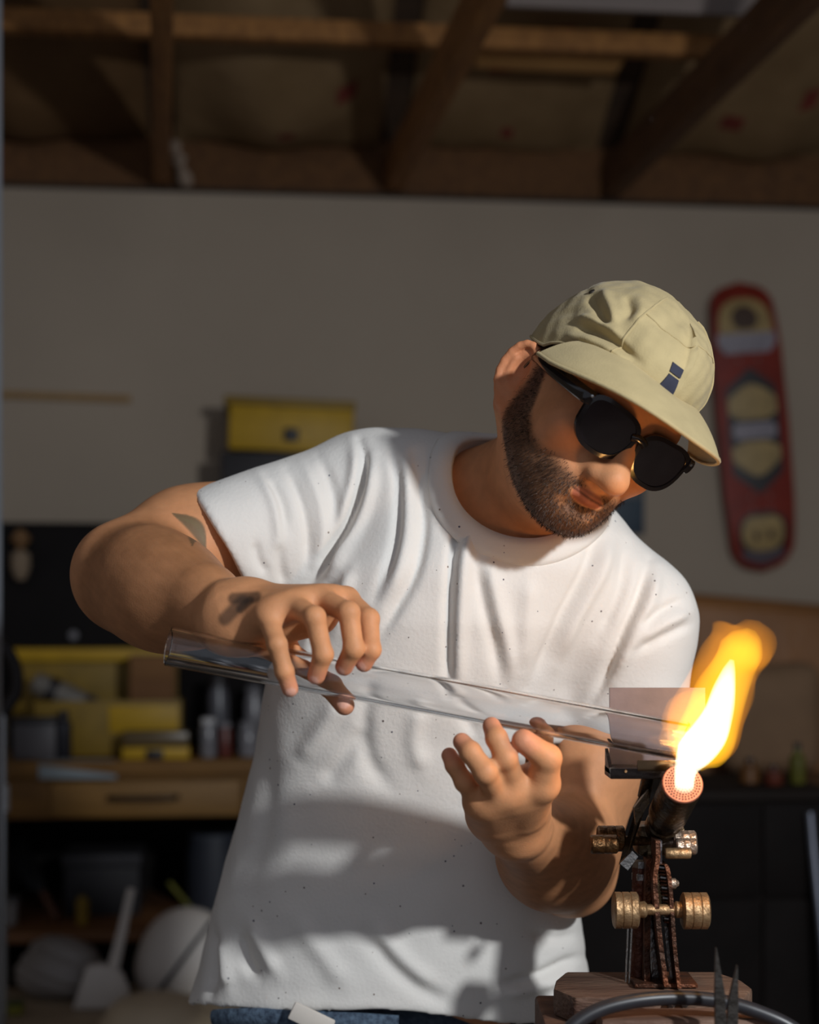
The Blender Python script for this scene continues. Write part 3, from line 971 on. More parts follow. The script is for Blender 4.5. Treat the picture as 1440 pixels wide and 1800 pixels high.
# ---- in front of the bench, on a low pale trolley
GO = 0.95
zt_ = W(100, 1788, GO)[2]
tr2 = thing('low_trolley', wl(to_s(W(120, 1780, GO)), GO, 0), 'low pale wooden trolley in front of the workbench at lower left', 'trolley')
tl0, tl1 = to_s(W(-40, 1760, GO)), to_s(W(430, 1760, GO))
part_wbox('deck', tl0, tl1, 0.66, GO + 0.22, zt_ - 0.03, zt_, mat('trolley_wood', srgb(160, 142, 118), 0.7, 0, 0.15, 6), tr2)
for ss in (tl0 + 0.03, tl1 - 0.03):
    for oo in (0.70, GO + 0.18):
        part_wbox('leg', ss - 0.02, ss + 0.02, oo - 0.02, oo + 0.02, 0.001, zt_ - 0.031, bpy.data.materials['trolley_wood'], tr2)
def ontr(px, off_, dz=0.0015):
    return wl(to_s(W(px, 1760, off_)), off_, zt_ + dz)
# grey bundled bag
S2 = Sdf()
c_ = ontr(106, 0.76)
S2.el(c_ + np.array([0, 0, 0.066]), np.eye(3), (0.088, 0.070, 0.068), 0.03)
S2.el(c_ + np.array([-0.03, 0.0, 0.045]), np.eye(3), (0.065, 0.06, 0.048), 0.03)
S2.el(c_ + np.array([0.03, -0.01, 0.050]), np.eye(3), (0.06, 0.06, 0.05), 0.03)
S2.fn(lambda p: (zt_ + 0.0015) - p[:, 2], 0.01, 'i')
gv_, gq_ = mesh_sdf(S2, 0.006, c_ - 0.14, c_ + 0.17)
gn_ = mesh_normals(gv_, gq_)
gv_ = gv_ + gn_ * (0.006 * vnoise(gv_ * np.array([1, 1, 2.0]), 38, 6) * sst(gv_[:, 2], zt_ + 0.004, zt_ + 0.02))[:, None]
me = arrays_mesh('plastic_bag', gv_, gq_)
finish(me, mat('bag_grey', srgb(140, 134, 130), 0.45, 0, 0.1))
tag(link('plastic_bag', me), 'crumpled pale grey plastic bag on the low trolley', 'bag')
# white scoop: long thin handle above a broad body
ws = thing('white_dustpan', ontr(170, 0.98), 'white plastic dustpan standing on end with a long tapering handle', 'dustpan')
wp = mat('white_plastic', srgb(206, 198, 190), 0.5, 0, 0.05)
h0, h1, h2, h3 = W(231, 1562, 0.885), W(214, 1640, 0.885), W(197, 1710, 0.885), W(185, 1760, 0.885)
part_tube('handle', catmull([h0, h1, h2, h3], 6), [0.0085 + 0.010 * (i / 18) ** 1.5 for i in range(19)], wp, ws, 12, squash=0.5)
bm = bmesh.new()
pl = [W(152, 1700, 0.90), W(178, 1695, 0.90), W(215, 1712, 0.90), W(228, 1745, 0.90), W(216, 1776, 0.90), W(126, 1776, 0.90)]
for q_ in pl[-2:]: q_[2] = zt_ + 0.002
zlow = zt_ + 0.0015
bm_prism(bm, pl, [a - WN * 0.03 for a in pl])
bm_bevel_all(bm, 0.006)
pan = from_bm('pan', bm, wp, ws, angle=40)
# white jug with a navy strap
wjg = thing('white_canister', ontr(310, 0.88), 'rounded white canister with a diagonal navy strap beside the man', 'canister')
S3 = Sdf()
c_ = ontr(330, 0.78)
S3.el(c_ + np.array([0, 0, 0.085]), np.eye(3), (0.108, 0.085, 0.11), 0.02)
S3.el(c_ + np.array([-0.01, 0, 0.05]), np.eye(3), (0.105, 0.085, 0.08), 0.03)
S3.fn(lambda p: (zt_ + 0.0015) - p[:, 2], 0.012, 'i')
gv_, gq_ = mesh_sdf(S3, 0.006, c_ - 0.16, c_ + 0.22)
gv_ = smooth_mesh(gv_, gq_, 2)
me = arrays_mesh('canister_body', gv_, gq_)
finish(me, wp)
link('canister_body', me, wjg)
sp_ = []
for t in np.linspace(0, 1, 14):
    a, b = 372 + (272 - 372) * t, 1618 + (1752 - 1618) * t
    o = np.array([0, 0, CAMZ]); d = nrm(np.array([(a - PX0) / FPX, 1.0, -(b - PY0) / FPX]))
    ts = np.linspace(3.0, 4.3, 500)
    dd_ = S3.ev(o + ts[:, None] * d)
    i = np.where(dd_ < 0)[0]
    if len(i): sp_.append(o + (ts[i[0]] - 0.003) * d)
if len(sp_) > 3:
    part_tube('strap', sp_, 0.0125, mat('navy_strap', srgb(28, 34, 52), 0.7, 0, 0.1), wjg, 10, squash=0.3, up=(0.6, 0, 0.5))
# cream basin at the bottom edge
bz = thing('cream_basin', W(270, 1800, 1.04), 'cream plastic basin turned upside down at the bottom left edge', 'basin')
bc = ontr(275, 1.045)
part_lathe('basin_shell', np.array([bc[0], bc[1], zt_ + 0.0015]), (0, 0, 1), [(0, 0.118), (0.008, 0.118), (0.010, 0.112), (0.035, 0.100), (0.052, 0.080), (0.060, 0.05), (0.062, 0)], mat('cream_plastic', srgb(206, 188, 160), 0.55, 0, 0.06), bz, 36)
part_lathe('basin_foot', np.array([bc[0], bc[1], zt_ + 0.0605]), (0, 0, 1), [(0, 0.045), (0.003, 0.045), (0.0032, 0.03)], bpy.data.materials['cream_plastic'], bz, 30)
# yellow block at far lower left
yk = thing('yellow_sponge', ontr(20, 0.92), 'small yellow sponge at the left end of the low trolley', 'sponge')
yc_ = ontr(20, 0.92)
part_box('sponge_pad', yc_ + np.array([0, 0, 0.011]), (0.05, 0.035, 0.020), mat('sponge_yellow', srgb(120, 116, 40), 0.9, 0, 0.2, 60), yk, WROT, 0.004)
part_box('scouring_pad', yc_ + np.array([0, 0, 0.0245]), (0.05, 0.035, 0.006), mat('scour_green', srgb(70, 80, 44), 0.95, 0, 0.3, 120), yk, WROT, 0.002)
# chrome lamp pole and black cable at the left edge
lp = thing('floor_lamp_stand', wl(to_s(W(6, 1500, 1.05)), 1.05, 0), 'chrome pole stand with a black hose arm at the left edge', 'stand')
pp = W(6, 1252, 1.05)
part_cyl('pole', (pp[0], pp[1], 0.016), pp, 0.008, mat('chrome', srgb(170, 174, 178), 0.2, 1.0, 0.05), lp, seg=16)
part_lathe('foot', (pp[0], pp[1], 0.001), (0, 0, 1), [(0, 0.12), (0.012, 0.115), (0.016, 0.02)], blkp, lp, 30)
arm_ = catmull([W(6, 1256, 1.05), W(16, 1240, 1.05), W(30, 1215, 1.05), W(30, 1180, 1.05), W(18, 1150, 1.05), W(0, 1130, 1.05), W(-30, 1118, 1.05)], 6)
part_tube('hose_arm', arm_, 0.012, blkp, lp, 12)
part_lathe('pole_collar', pp + np.array([0, 0, -0.2]), (0, 0, 1), [(0, 0.012), (0.05, 0.012), (0.055, 0.008)], mat('collar_white', srgb(200, 204, 208), 0.3, 0.3, 0.05), lp, 16)

# ------------------------------------------------------------------ right side: brown armchair, black chest, small things
AO = 0.75
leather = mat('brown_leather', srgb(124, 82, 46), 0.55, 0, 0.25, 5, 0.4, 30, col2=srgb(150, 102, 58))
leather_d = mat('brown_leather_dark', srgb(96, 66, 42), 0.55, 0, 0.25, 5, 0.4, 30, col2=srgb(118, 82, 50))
ach = thing('armchair', wl(to_s(W(1390, 1400, 0.5)), 0.5, 0), 'brown leather armchair against the back wall behind the flame', 'armchair')
as0, as1 = to_s(W(1222, 1200, 0.4)), to_s(W(1222, 1200, 0.4)) + 0.86
bt0, bt1 = W(1226, 1042, 0.30)[2], W(1440, 1086, 0.30)[2]
def cushion(name, s0, s1, o0, o1, z0, z1, m, parent, dz=0.0, puff=0.02, bevel=0.04):
    bm = bmesh.new()
    bm_box(bm, (0, 0, 0), (s1 - s0, o1 - o0, z1 - z0), None, min(bevel, 0.45 * min(s1 - s0, o1 - o0, z1 - z0)), 4)
    bmesh.ops.subdivide_edges(bm, edges=list(bm.edges), cuts=2, use_grid_fill=True)
    hx, hy, hz_ = (s1 - s0) / 2, (o1 - o0) / 2, (z1 - z0) / 2
    c = wl((s0 + s1) / 2, (o0 + o1) / 2, (z0 + z1) / 2)
    for v in bm.verts:
        x, y, z = v.co
        k = (1 - min(1, abs(x) / hx) ** 2) * (1 - min(1, abs(z) / hz_) ** 2)
        y += math.copysign(puff * k, y) if abs(y) > hy * 0.5 else 0
        z += dz * (x / hx) if z > 0 else 0
        p = c + x * WD - y * WN * 1.0 + np.array([0, 0, z])
        v.co = V(p)
    return from_bm(name, bm, m, parent, angle=60)
zseat = W(1350, 1385, AO)[2]
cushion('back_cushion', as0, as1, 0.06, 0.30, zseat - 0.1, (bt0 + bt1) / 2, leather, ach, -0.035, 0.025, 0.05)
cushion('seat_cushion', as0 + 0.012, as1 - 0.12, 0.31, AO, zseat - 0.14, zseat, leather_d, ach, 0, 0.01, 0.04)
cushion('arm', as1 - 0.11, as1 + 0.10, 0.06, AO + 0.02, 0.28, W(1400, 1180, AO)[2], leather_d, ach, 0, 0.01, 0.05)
cushion('pillow', to_s(W(1262, 1250, 0.40)), to_s(W(1436, 1250, 0.40)), 0.335, 0.47, zseat + 0.003, W(1350, 1168, 0.40)[2], mat('pillow_tan', srgb(132, 104, 78), 0.85, 0, 0.12, 8, 0.2, 120), ach, 0.01, 0.02, 0.05)
part_wbox('base', as0 + 0.01, as1 + 0.09, 0.08, AO - 0.01, 0.075, zseat - 0.145, mat('chair_base', srgb(40, 28, 22), 0.7, 0, 0.2), ach, 0.01)
for ss in (as0 + 0.06, as1 + 0.04):
    for oo in (0.13, AO - 0.07):
        part_wbox('foot', ss - 0.025, ss + 0.025, oo - 0.025, oo + 0.025, 0.001, 0.0745, blkp, ach)
# black storage chest in front
KO = 1.25
kz = W(1200, 1392, KO)[2]
k0, k1_ = to_s(W(1000, 1400, KO)), to_s(W(1470, 1400, KO))
bc2 = thing('storage_chest', wl((k0 + k1_) / 2, 1.05, 0), 'tall black storage chest with panelled front behind the burner', 'chest')
blk2 = mat('chest_black', srgb(26, 21, 19), 0.75, 0, 0.15, 9, spec=0.15)
part_wbox('chest_body', k0, k1_, 0.86, KO - 0.012, 0.02, kz - 0.022, blk2, bc2, 0.004)
part_wbox('chest_lid', k0 - 0.008, k1_ + 0.008, 0.85, KO + 0.004, kz - 0.021, kz, mat('chest_lid', srgb(30, 24, 21), 0.7, 0, 0.15, spec=0.15), bc2, 0.004)
zm = W(1300, 1580, KO)[2]
ks = to_s(W(1340, 1500, KO))
for s0_, s1_ in ((k0 + 0.006, ks - 0.003), (ks + 0.003, k1_ - 0.006)):
    for z0_, z1_ in ((zm + 0.003, kz - 0.028), (0.04, zm - 0.003)):
        part_wbox('front_panel', s0_, s1_, KO - 0.011, KO, z0_, z1_, mat('chest_panel', srgb(22, 18, 17), 0.75, 0, 0.2, 12, spec=0.12), bc2, 0.003)
# bottles on the chest
def chest_bottle(px, ptop, r, off_, label, m, cap_m_, name='bottle'):
    b = wl(to_s(W(px, 1392, off_)), off_, kz + 0.001)
    h = W(px, ptop, off_)[2] - b[2]
    t = thing(name, b, label, 'bottle', 'bottles on the black chest')
    part_lathe('bottle_body', b, (0, 0, 1), [(0, r * 0.9), (0.003, r), (h * 0.62, r), (h * 0.76, r * 0.45), (h * 0.86, r * 0.4)], m, t, 18)
    part_lathe('bottle_cap', b + np.array([0, 0, h * 0.86]), (0, 0, 1), [(0, r * 0.48), (h * 0.13, r * 0.46), (h * 0.131, 0)], cap_m_, t, 14)
chest_bottle(1402, 1305, 0.017, 1.12, 'dim green bottle standing on the right of the black chest', mat('bottle_green', srgb(86, 84, 30), 0.4, 0, 0.2), blkp)
chest_bottle(1318, 1332, 0.022, 1.10, 'squat brown bottle standing on the middle of the black chest', mat('bottle_brown', srgb(96, 62, 30), 0.4, 0, 0.2), blkp)
chest_bottle(1360, 1345, 0.020, 1.14, 'small dark red bottle between the brown and green bottles', mat('bottle_red', srgb(88, 40, 26), 0.4, 0, 0.2), blkp)
# grey steel rod leaning on the chest front, right edge
gp = part_tube('steel_rod', [wl(to_s(W(1432, 1560, KO + 0.03)) + 0.03, KO + 0.20, 0.006), W(1430, 1500, KO + 0.02), W(1424, 1428, KO + 0.012)], 0.0095, mat('rod_steel', srgb(120, 124, 136), 0.35, 0.8, 0.1), None, 12)
tag(gp, 'grey steel rod leaning against the black chest at the right edge', 'rod')
# ------------------------------------------------------------------ the man: one continuous body
HR = nrm([0.766, 0.455, -0.434])                 # his left (image right)
_F = np.array([0.265, -0.827, -0.496])
HF = nrm(_F - (_F @ HR) * HR)                    # where the face points
HU = np.cross(HF, HR)
HAX = np.stack([HR, HF, HU])
_L = P(1112, 776, 1.50)
H0 = _L - 0.100 * HF - 0.008 * HU                # head centre

def hd(r, f, u):
    return H0 + r * HR + f * HF + u * HU

def to_head(p):
    return (p - H0) @ HAX.T

B = Sdf()
# cranium, face, jaw
B.el(hd(0, -0.012, 0.030), HAX, (0.076, 0.098, 0.084))
B.el(hd(0, 0.030, -0.024), HAX, (0.064, 0.066, 0.080), 0.03)
for s in (-1, 1):
    B.rc(hd(s * 0.051, 0.004, -0.046), hd(s * 0.020, 0.068, -0.083), 0.019, 0.019, 0.03)
    B.el(hd(s * 0.046, 0.058, -0.022), HAX, (0.021, 0.022, 0.019), 0.02)
    B.rc(hd(s * 0.064, -0.005, 0.0), hd(s * 0.056, 0.002, -0.042), 0.011, 0.012, 0.03)
B.el(hd(0, 0.076, -0.087), HAX, (0.024, 0.018, 0.017), 0.02)
B.rc(hd(-0.034, 0.080, 0.030), hd(0.034, 0.080, 0.030), 0.015, 0.015, 0.02)
B.el(hd(0, 0.077, -0.058), HAX, (0.036, 0.022, 0.024), 0.02)
# eye sockets and eyes
for s in (-1, 1):
    B.el(hd(s * 0.033, 0.102, 0.006), HAX, (0.019, 0.016, 0.013), 0.012, 's')
    B.el(hd(s * 0.032, 0.079, 0.006), HAX, (0.014, 0.0135, 0.0115), 0.003)
# nose
B.rc(hd(0, 0.091, 0.016), hd(0, 0.1165, -0.027), 0.0090, 0.0112, 0.012)
B.el(hd(0, 0.1195, -0.031), HAX, (0.0122, 0.0110, 0.0104), 0.014)
for s in (-1, 1):
    B.el(hd(s * 0.0145, 0.103, -0.035), HAX, (0.0080, 0.0120, 0.0085), 0.013)
    B.el(hd(s * 0.0080, 0.108, -0.0470), HAX, (0.0036, 0.0058, 0.004), 0.004, 's')
B.rc(hd(0, 0.097, -0.044), hd(0, 0.095, -0.050), 0.006, 0.006, 0.01)
# lips
for s in (-1, 1):
    B.rc(hd(0, 0.0975, -0.0550), hd(s * 0.019, 0.0905, -0.0575), 0.0036, 0.0022, 0.006)
    B.rc(hd(0, 0.0968, -0.0635), hd(s * 0.016, 0.0905, -0.0612), 0.0048, 0.0026, 0.006)
B.rc(hd(-0.010, 0.099, -0.0735), hd(0.010, 0.099, -0.0735), 0.005, 0.005, 0.012, 's')
# ears: shell, rim, lobe, bowl
for s in (-1, 1):
    er = nrm(s * HR * 0.76 + HF * 0.65)           # ear plane normal leans outwards and forwards
    eu = nrm(HU * 0.97 - HF * 0.20)
    eu = nrm(eu - (eu @ er) * er)
    ef = np.cross(eu, er) * s          # towards the back of the head
    EAX = np.stack([er, ef, eu])
    e0 = hd(s * 0.0790, -0.020, -0.014)
    B.el(e0, EAX, (0.0075, 0.0190, 0.0320), 0.008)
    ring = []
    for k in range(11):
        th = math.radians(-80 + 22.0 * k)
        ring.append(e0 + er * 0.006 - s * 0 * ef + (-ef * s) * (0.0) + ef * 0.0180 * math.cos(th) * (1 if True else 1) + eu * 0.0305 * math.sin(th) * (1.0 if math.sin(th) > 0 else 0.85))
    ringc = [q for q in ring]
    for a, b in zip(ringc[:-1], ringc[1:]):
        B.rc(a, b, 0.0040, 0.0040, 0.0012)
    B.el(e0 + er * 0.0105 + eu * 0.001 - ef * 0.002, EAX, (0.0105, 0.0110, 0.0180), 0.004, 's')
    B.el(e0 + er * 0.004 - eu * 0.026, EAX, (0.006, 0.009, 0.010), 0.006)
    B.rc(e0 + er * 0.005 - eu * 0.008 - ef * 0.014, e0 + er * 0.005 + eu * 0.002 - ef * 0.015, 0.0045, 0.0035, 0.005)
    B.rc(e0 + er * 0.004 - eu * 0.010 + ef * 0.010, e0 + er * 0.005 + eu * 0.012 + ef * 0.009, 0.0028, 0.0028, 0.004)
# neck
NB = P(925, 885, 1.735)
B.rc(hd(0, -0.022, -0.045), NB, 0.054, 0.062, 0.03)
B.rc(hd(0, 0.025, -0.070), NB + np.array([0.01, -0.03, -0.01]), 0.030, 0.040, 0.04)
B.rc(hd(-0.062, -0.030, -0.045), NB + np.array([0.01, -0.045, -0.03]), 0.014, 0.012, 0.02)
# torso core (inside the shirt)
SR = P(640, 865, 1.77)
SL = P(1120, 1090, 1.74)
B.rc(NB, SR, 0.055, 0.050, 0.04)
B.rc(NB, SL, 0.055, 0.050, 0.04)
B.rc(P(900, 1010, 1.77), P(780, 1330, 1.83), 0.085, 0.085, 0.06)
B.rc(P(760, 1020, 1.78), P(640, 1330, 1.83), 0.075, 0.085, 0.06)
B.rc(P(640, 1330, 1.83), P(600, 1700, 1.86), 0.085, 0.090, 0.06)
B.rc(P(780, 1330, 1.83), P(800, 1700, 1.86), 0.085, 0.090, 0.06)

def arm(S, sh, el, wr, r1, r2, r3, side):
    B.rc(sh, el, r1, r2, 0.03)
    d = nrm(wr - el)
    B.rc(el, el + 0.10 * d, r2, r2 + 0.002, 0.03)
    B.rc(el + 0.085 * d, wr, r2 + 0.001, r3, 0.04)

# right arm (image left): elbow out, forearm coming forwards
ELR = P(218, 1004, 1.660)
WRR = P(418, 1085, 1.475)
B.rc(SR, P(330, 955, 1.71), 0.052, 0.050, 0.03)
B.rc(P(330, 955, 1.71), ELR, 0.050, 0.046, 0.05)
B.rc(P(440, 935, 1.72), P(320, 975, 1.695), 0.040, 0.034, 0.03)      # biceps
dR = nrm(WRR - ELR)
B.rc(ELR, ELR + 0.09 * dR + np.array([0, 0, -0.004]), 0.0445, 0.047, 0.03)
B.rc(ELR + 0.08 * dR + np.array([0, 0, -0.004]), WRR, 0.047, 0.0285, 0.04)
B.rc(ELR + 0.06 * dR + np.array([0, -0.01, 0.012]), ELR + 0.17 * dR + np.array([0, 0, 0.008]), 0.036, 0.024, 0.03)
B.rc(P(228, 1032, 1.650), P(304, 1060, 1.572), 0.041, 0.038, 0.04)
B.rc(WRR + np.array([-0.012, 0, -0.010]), WRR + np.array([0.012, 0.004, 0.012]), 0.022, 0.022, 0.02)
# left arm (image right)
ELL = P(1004, 1532, 1.745)
WRL = P(905, 1448, 1.535)
B.rc(SL, P(1062, 1330, 1.755), 0.050, 0.044, 0.03)
B.rc(P(1062, 1330, 1.755), ELL, 0.046, 0.042, 0.03)
B.rc(P(1035, 1350, 1.72), P(1010, 1450, 1.70), 0.036, 0.030, 0.03)
dL = nrm(WRL - ELL)
B.rc(ELL, ELL + 0.09 * dL, 0.044, 0.050, 0.03)
B.rc(ELL + 0.08 * dL, WRL, 0.048, 0.0290, 0.04)
B.rc(ELL + 0.05 * dL + np.array([0.025, 0, 0.02]), ELL + 0.15 * dL + np.array([0.012, 0, 0.006]), 0.034, 0.026, 0.03)

def finger(S, pts, rad, root=None, rroot=0.011, k=0.004):
    pts = [np.asarray(p, float) for p in pts]
    for i in range(len(pts) - 1):
        S.rc(pts[i], pts[i + 1], rad[i], rad[i + 1], 0.0012 if i else 0.006)
    for i in range(1, len(pts) - 1):        # knuckles
        S.rc(pts[i], pts[i] + 1e-4, rad[i] * 1.05, rad[i] * 1.05, 0.0030)

HANDS = Sdf()
# right hand
rw = WRR
r_mcp = [P(470, 1082, 1.425), P(512, 1063, 1.430), P(562, 1052, 1.443), P(610, 1054, 1.462)]
r_pal = [P(425, 1100, 1.465), P(430, 1085, 1.465), P(436, 1075, 1.472), P(445, 1068, 1.482)]
R_FING = [
    ([r_mcp[0], P(487, 1133, 1.402), P(500, 1180, 1.404), P(510, 1211, 1.410)], (0.0098, 0.0086, 0.0080, 0.0074)),
    ([r_mcp[1], P(553, 1085, 1.398), P(568, 1150, 1.401), P(556, 1188, 1.412)], (0.0104, 0.0094, 0.0088, 0.0080)),
    ([r_mcp[2], P(613, 1077, 1.408), P(622, 1140, 1.405), P(605, 1172, 1.418)], (0.0106, 0.0096, 0.0090, 0.0082)),
    ([r_mcp[3], P(648, 1088, 1.430), P(652, 1142, 1.418), P(640, 1166, 1.424)], (0.0104, 0.0094, 0.0088, 0.0080)),
]
def palm(mcp, pal, rm, rp, thick):
    for i in range(4):
        B.rc(pal[i], mcp[i], rp, rm, 0.018)
        if i:
            B.rc((pal[i] + pal[i - 1]) / 2, (mcp[i] + mcp[i - 1]) / 2, rp, rm * 0.92, 0.015)
palm(r_mcp, r_pal, 0.0112, 0.0150, 0)
for q in range(4):
    B.rc(WRR, r_pal[q], 0.024, 0.0155, 0.02)
B.rc(P(450, 1100, 1.478), P(560, 1085, 1.472), 0.016, 0.013, 0.02)
for pts, rad in R_FING:
    finger(B, pts, rad)
R_TH = [P(450, 1108, 1.492), P(525, 1165, 1.496), P(580, 1205, 1.478), P(606, 1240, 1.458)]
finger(B, R_TH, (0.0160, 0.0120, 0.0108, 0.0092))
B.rc(R_TH[0], P(560, 1085, 1.478), 0.014, 0.011, 0.02)
# left hand, palm turned up, fingers under the tube
l_mcp = [P(846, 1412, 1.452), P(876, 1400, 1.440), P(906, 1385, 1.440), P(936, 1372, 1.450)]
l_pal = [P(866, 1440, 1.510), P(886, 1432, 1.510), P(906, 1424, 1.510), P(926, 1417, 1.512)]
L_FING = [
    ([l_mcp[0], P(817, 1375, 1.432), P(799, 1345, 1.434), P(790, 1328, 1.440)], (0.0095, 0.0088, 0.0080, 0.0074)),
    ([l_mcp[1], P(853, 1357, 1.408), P(827, 1322, 1.414), P(812, 1304, 1.424)], (0.0108, 0.0104, 0.0094, 0.0082)),
    ([l_mcp[2], P(889, 1333, 1.414), P(873, 1298, 1.418), P(864, 1276, 1.430)], (0.0108, 0.0104, 0.0094, 0.0082)),
    ([l_mcp[3], P(958, 1328, 1.455), P(954, 1296, 1.468), P(944, 1276, 1.478)], (0.0108, 0.0100, 0.0090, 0.0080)),
]
palm(l_mcp, l_pal, 0.0120, 0.0165, 0)
for q in range(4):
    B.rc(WRL, l_pal[q], 0.024, 0.0165, 0.02)
for pts, rad in L_FING:
    finger(B, pts, rad)
L_TH = [P(918, 1418, 1.492), P(952, 1378, 1.442), P(962, 1333, 1.424), P(920, 1302, 1.414)]
finger(B, L_TH, (0.0210, 0.0165, 0.0125, 0.0105))
B.rc(L_TH[0], P(915, 1395, 1.455), 0.018, 0.014, 0.02)
B.rc(P(858, 1430, 1.490), P(848, 1408, 1.455), 0.017, 0.013, 0.02)

bv, bq = mesh_sdf(B, 0.0018, (-0.45, 1.36, 0.80), (0.42, 1.90, 1.72))
bn = mesh_normals(bv, bq)

# ---- skin colours: tone, lips, stubble, brows, tattoos, nails
SKIN = np.array(srgb(208, 146, 102)[:3])
col = np.tile(SKIN, (len(bv), 1))
hp = to_head(bv)
r_, f_, u_ = hp[:, 0], hp[:, 1], hp[:, 2]
headm = (np.abs(r_) < 0.10) & (u_ > -0.15) & (f_ > -0.13) & (u_ < 0.14)

def blend(mask, c):
    global col
    col = col * (1 - mask[:, None]) + np.asarray(c)[None, :] * mask[:, None]

def beard_mask(p):
    r, f, u = p[:, 0], p[:, 1], p[:, 2]
    a = np.abs(r)
    line = np.interp(f, [-0.02, 0.012, 0.032, 0.050, 0.066, 0.080, 0.12], [0.030, 0.020, -0.030, -0.044, -0.049, -0.046, -0.046])
    m = sst(line - u, -0.006, 0.010)
    m *= sst(f, -0.002, 0.012)
    low = np.interp(f, [0.0, 0.03, 0.06, 0.10], [-0.072, -0.094, -0.116, -0.126])
    m *= sst(u - low, -0.004, 0.010)
    # moustache above the mouth, clear lips and a thin line beside the lower lip
    lip = np.sqrt((r / 0.0200) ** 2 + ((u + 0.0605) / 0.0095) ** 2)
    m *= np.where(f > 0.07, sst(lip, 0.90, 1.15), 1)
    side = np.sqrt(((a - 0.019) / 0.007) ** 2 + ((u + 0.075) / 0.006) ** 2)
    m *= np.where(f > 0.06, 0.72 + 0.28 * sst(side, 0.7, 1.5), 1)
    nose = np.sqrt((r / 0.020) ** 2 + ((u + 0.035) / 0.017) ** 2)
    m *= np.where(f > 0.085, sst(nose, 0.9, 1.1), 1)
    m *= (a < 0.095)
    return m * (u > -0.15)

# reddish cheeks, ears, nose
blend(np.where(headm, 0.30 * np.exp(-((np.abs(r_) - 0.045) ** 2 + (u_ + 0.02) ** 2 + (f_ - 0.07) ** 2) / 0.0009), 0), srgb(196, 116, 84)[:3])
blend(np.where(headm & (np.abs(r_) > 0.074), 0.5, 0), srgb(200, 120, 84)[:3])
lip = np.sqrt((r_ / 0.0190) ** 2 + ((u_ + 0.0605) / 0.0092) ** 2)
blend(np.where(headm & (f_ > 0.082), 1 - sst(lip, 0.85, 1.05), 0) * 0.80, srgb(176, 104, 86)[:3])
blend(np.where(headm & (f_ > 0.082) & (np.abs(r_) < 0.020), np.exp(-((u_ + 0.0590) / 0.0014) ** 2), 0) * 0.85, srgb(60, 30, 24)[:3])  # shade of the crease between the lips, painted as a dark line
blend(np.where(headm & (f_ > 0.082) & (np.abs(r_) < 0.022), np.exp(-((u_ + 0.0545) / 0.0026) ** 2), 0) * 0.6, srgb(70, 46, 34)[:3])
bm_ = np.where(headm, beard_mask(hp), 0)
blend(bm_ * 0.80, srgb(60, 42, 31)[:3])
brow = np.exp(-((u_ - 0.027 + 0.2 * (np.abs(r_) - 0.03) ** 2 * 40) / 0.0045) ** 2) * sst(f_, 0.070, 0.078) * sst(np.abs(r_), 0.010, 0.015) * (1 - sst(np.abs(r_), 0.050, 0.058))
blend(np.where(headm, brow, 0) * 0.9, srgb(34, 24, 18)[:3])
# scalp hair, cropped
hair = sst(u_ - np.interp(f_, [-0.12, -0.02, 0.01, 0.06, 0.1], [-0.055, 0.0, 0.02, 0.055, 0.075]), -0.004, 0.006)
blend(np.where(headm & (np.abs(r_) < 0.080), hair * 0.88, 0), srgb(38, 27, 21)[:3])
# whites of the eyes and dark irises
for s in (-1, 1):
    de = np.linalg.norm(hp - np.array([s * 0.032, 0.0925, 0.006]), axis=1)
    blend(np.where(de < 0.0085, 0.9, 0), (0.7, 0.66, 0.6))
    blend(np.where(de < 0.0045, 1.0, 0), (0.03, 0.015, 0.01))
# knuckles and finger tips are redder
for hand, tips in ((R_FING + [(R_TH, 0)], 1), (L_FING + [(L_TH, 0)], 1)):
    for pts, rad in hand:
        d_ = np.linalg.norm(bv - pts[-1], axis=1)
        blend(0.55 * (1 - sst(d_, 0.006, 0.022)), srgb(214, 140, 116)[:3])
# nails: a paler flat patch on the back of the tips
def nail(tip, prev, dirv, w=0.0052):
    d = nrm(tip - prev)
    n = nrm(dirv - (dirv @ d) * d)
    x = np.cross(d, n)
    q = bv - (tip + 0.002 * d)
    a, b, c = q @ d, q @ x, q @ n
    e = np.sqrt((a / 0.0062) ** 2 + (b / w) ** 2)
    blend(np.where((c > 0.002) & (c < 0.02), 1 - sst(e, 0.85, 1.05), 0) * 0.8, srgb(226, 172, 152)[:3])
cam_dir = np.array([0, -1.0, 0.25])
for pts, rad in R_FING:
    nail(pts[-1], pts[-2], cam_dir)
nail(R_TH[-1], R_TH[-2], np.array([0.3, -1, -0.1]), 0.0065)
# tattoos: leaf on the upper arm, dark lettering-like band at the wrist
def leaf(a, b, bend, w, c, m=0.8):
    a, b = np.asarray(a), np.asarray(b)
    t = np.clip(((bv - a) @ (b - a)) / ((b - a) @ (b - a)), 0, 1)
    q = a + t[:, None] * (b - a) + np.sin(np.pi * t)[:, None] * bend
    d = np.linalg.norm((bv - q)[:, [0, 2]], axis=1)
    ww = w * np.sin(np.pi * np.clip(t, 0.02, 0.98)) + 0.0006
    front = (bv[:, 1] < 1.73)
    blend(np.where(front, (1 - sst(d / ww, 0.75, 1.1)) * m, 0), c)
leaf(P(306, 904, 1.66), P(364, 968, 1.66), 0.0085 * np.array([0.74, 0, 0.67]), 0.0075, srgb(92, 84, 62)[:3], 0.85)
leaf(P(318, 912, 1.66), P(362, 956, 1.66), 0.0075 * np.array([0.74, 0, 0.67]), 0.0025, srgb(120, 104, 74)[:3], 0.7)
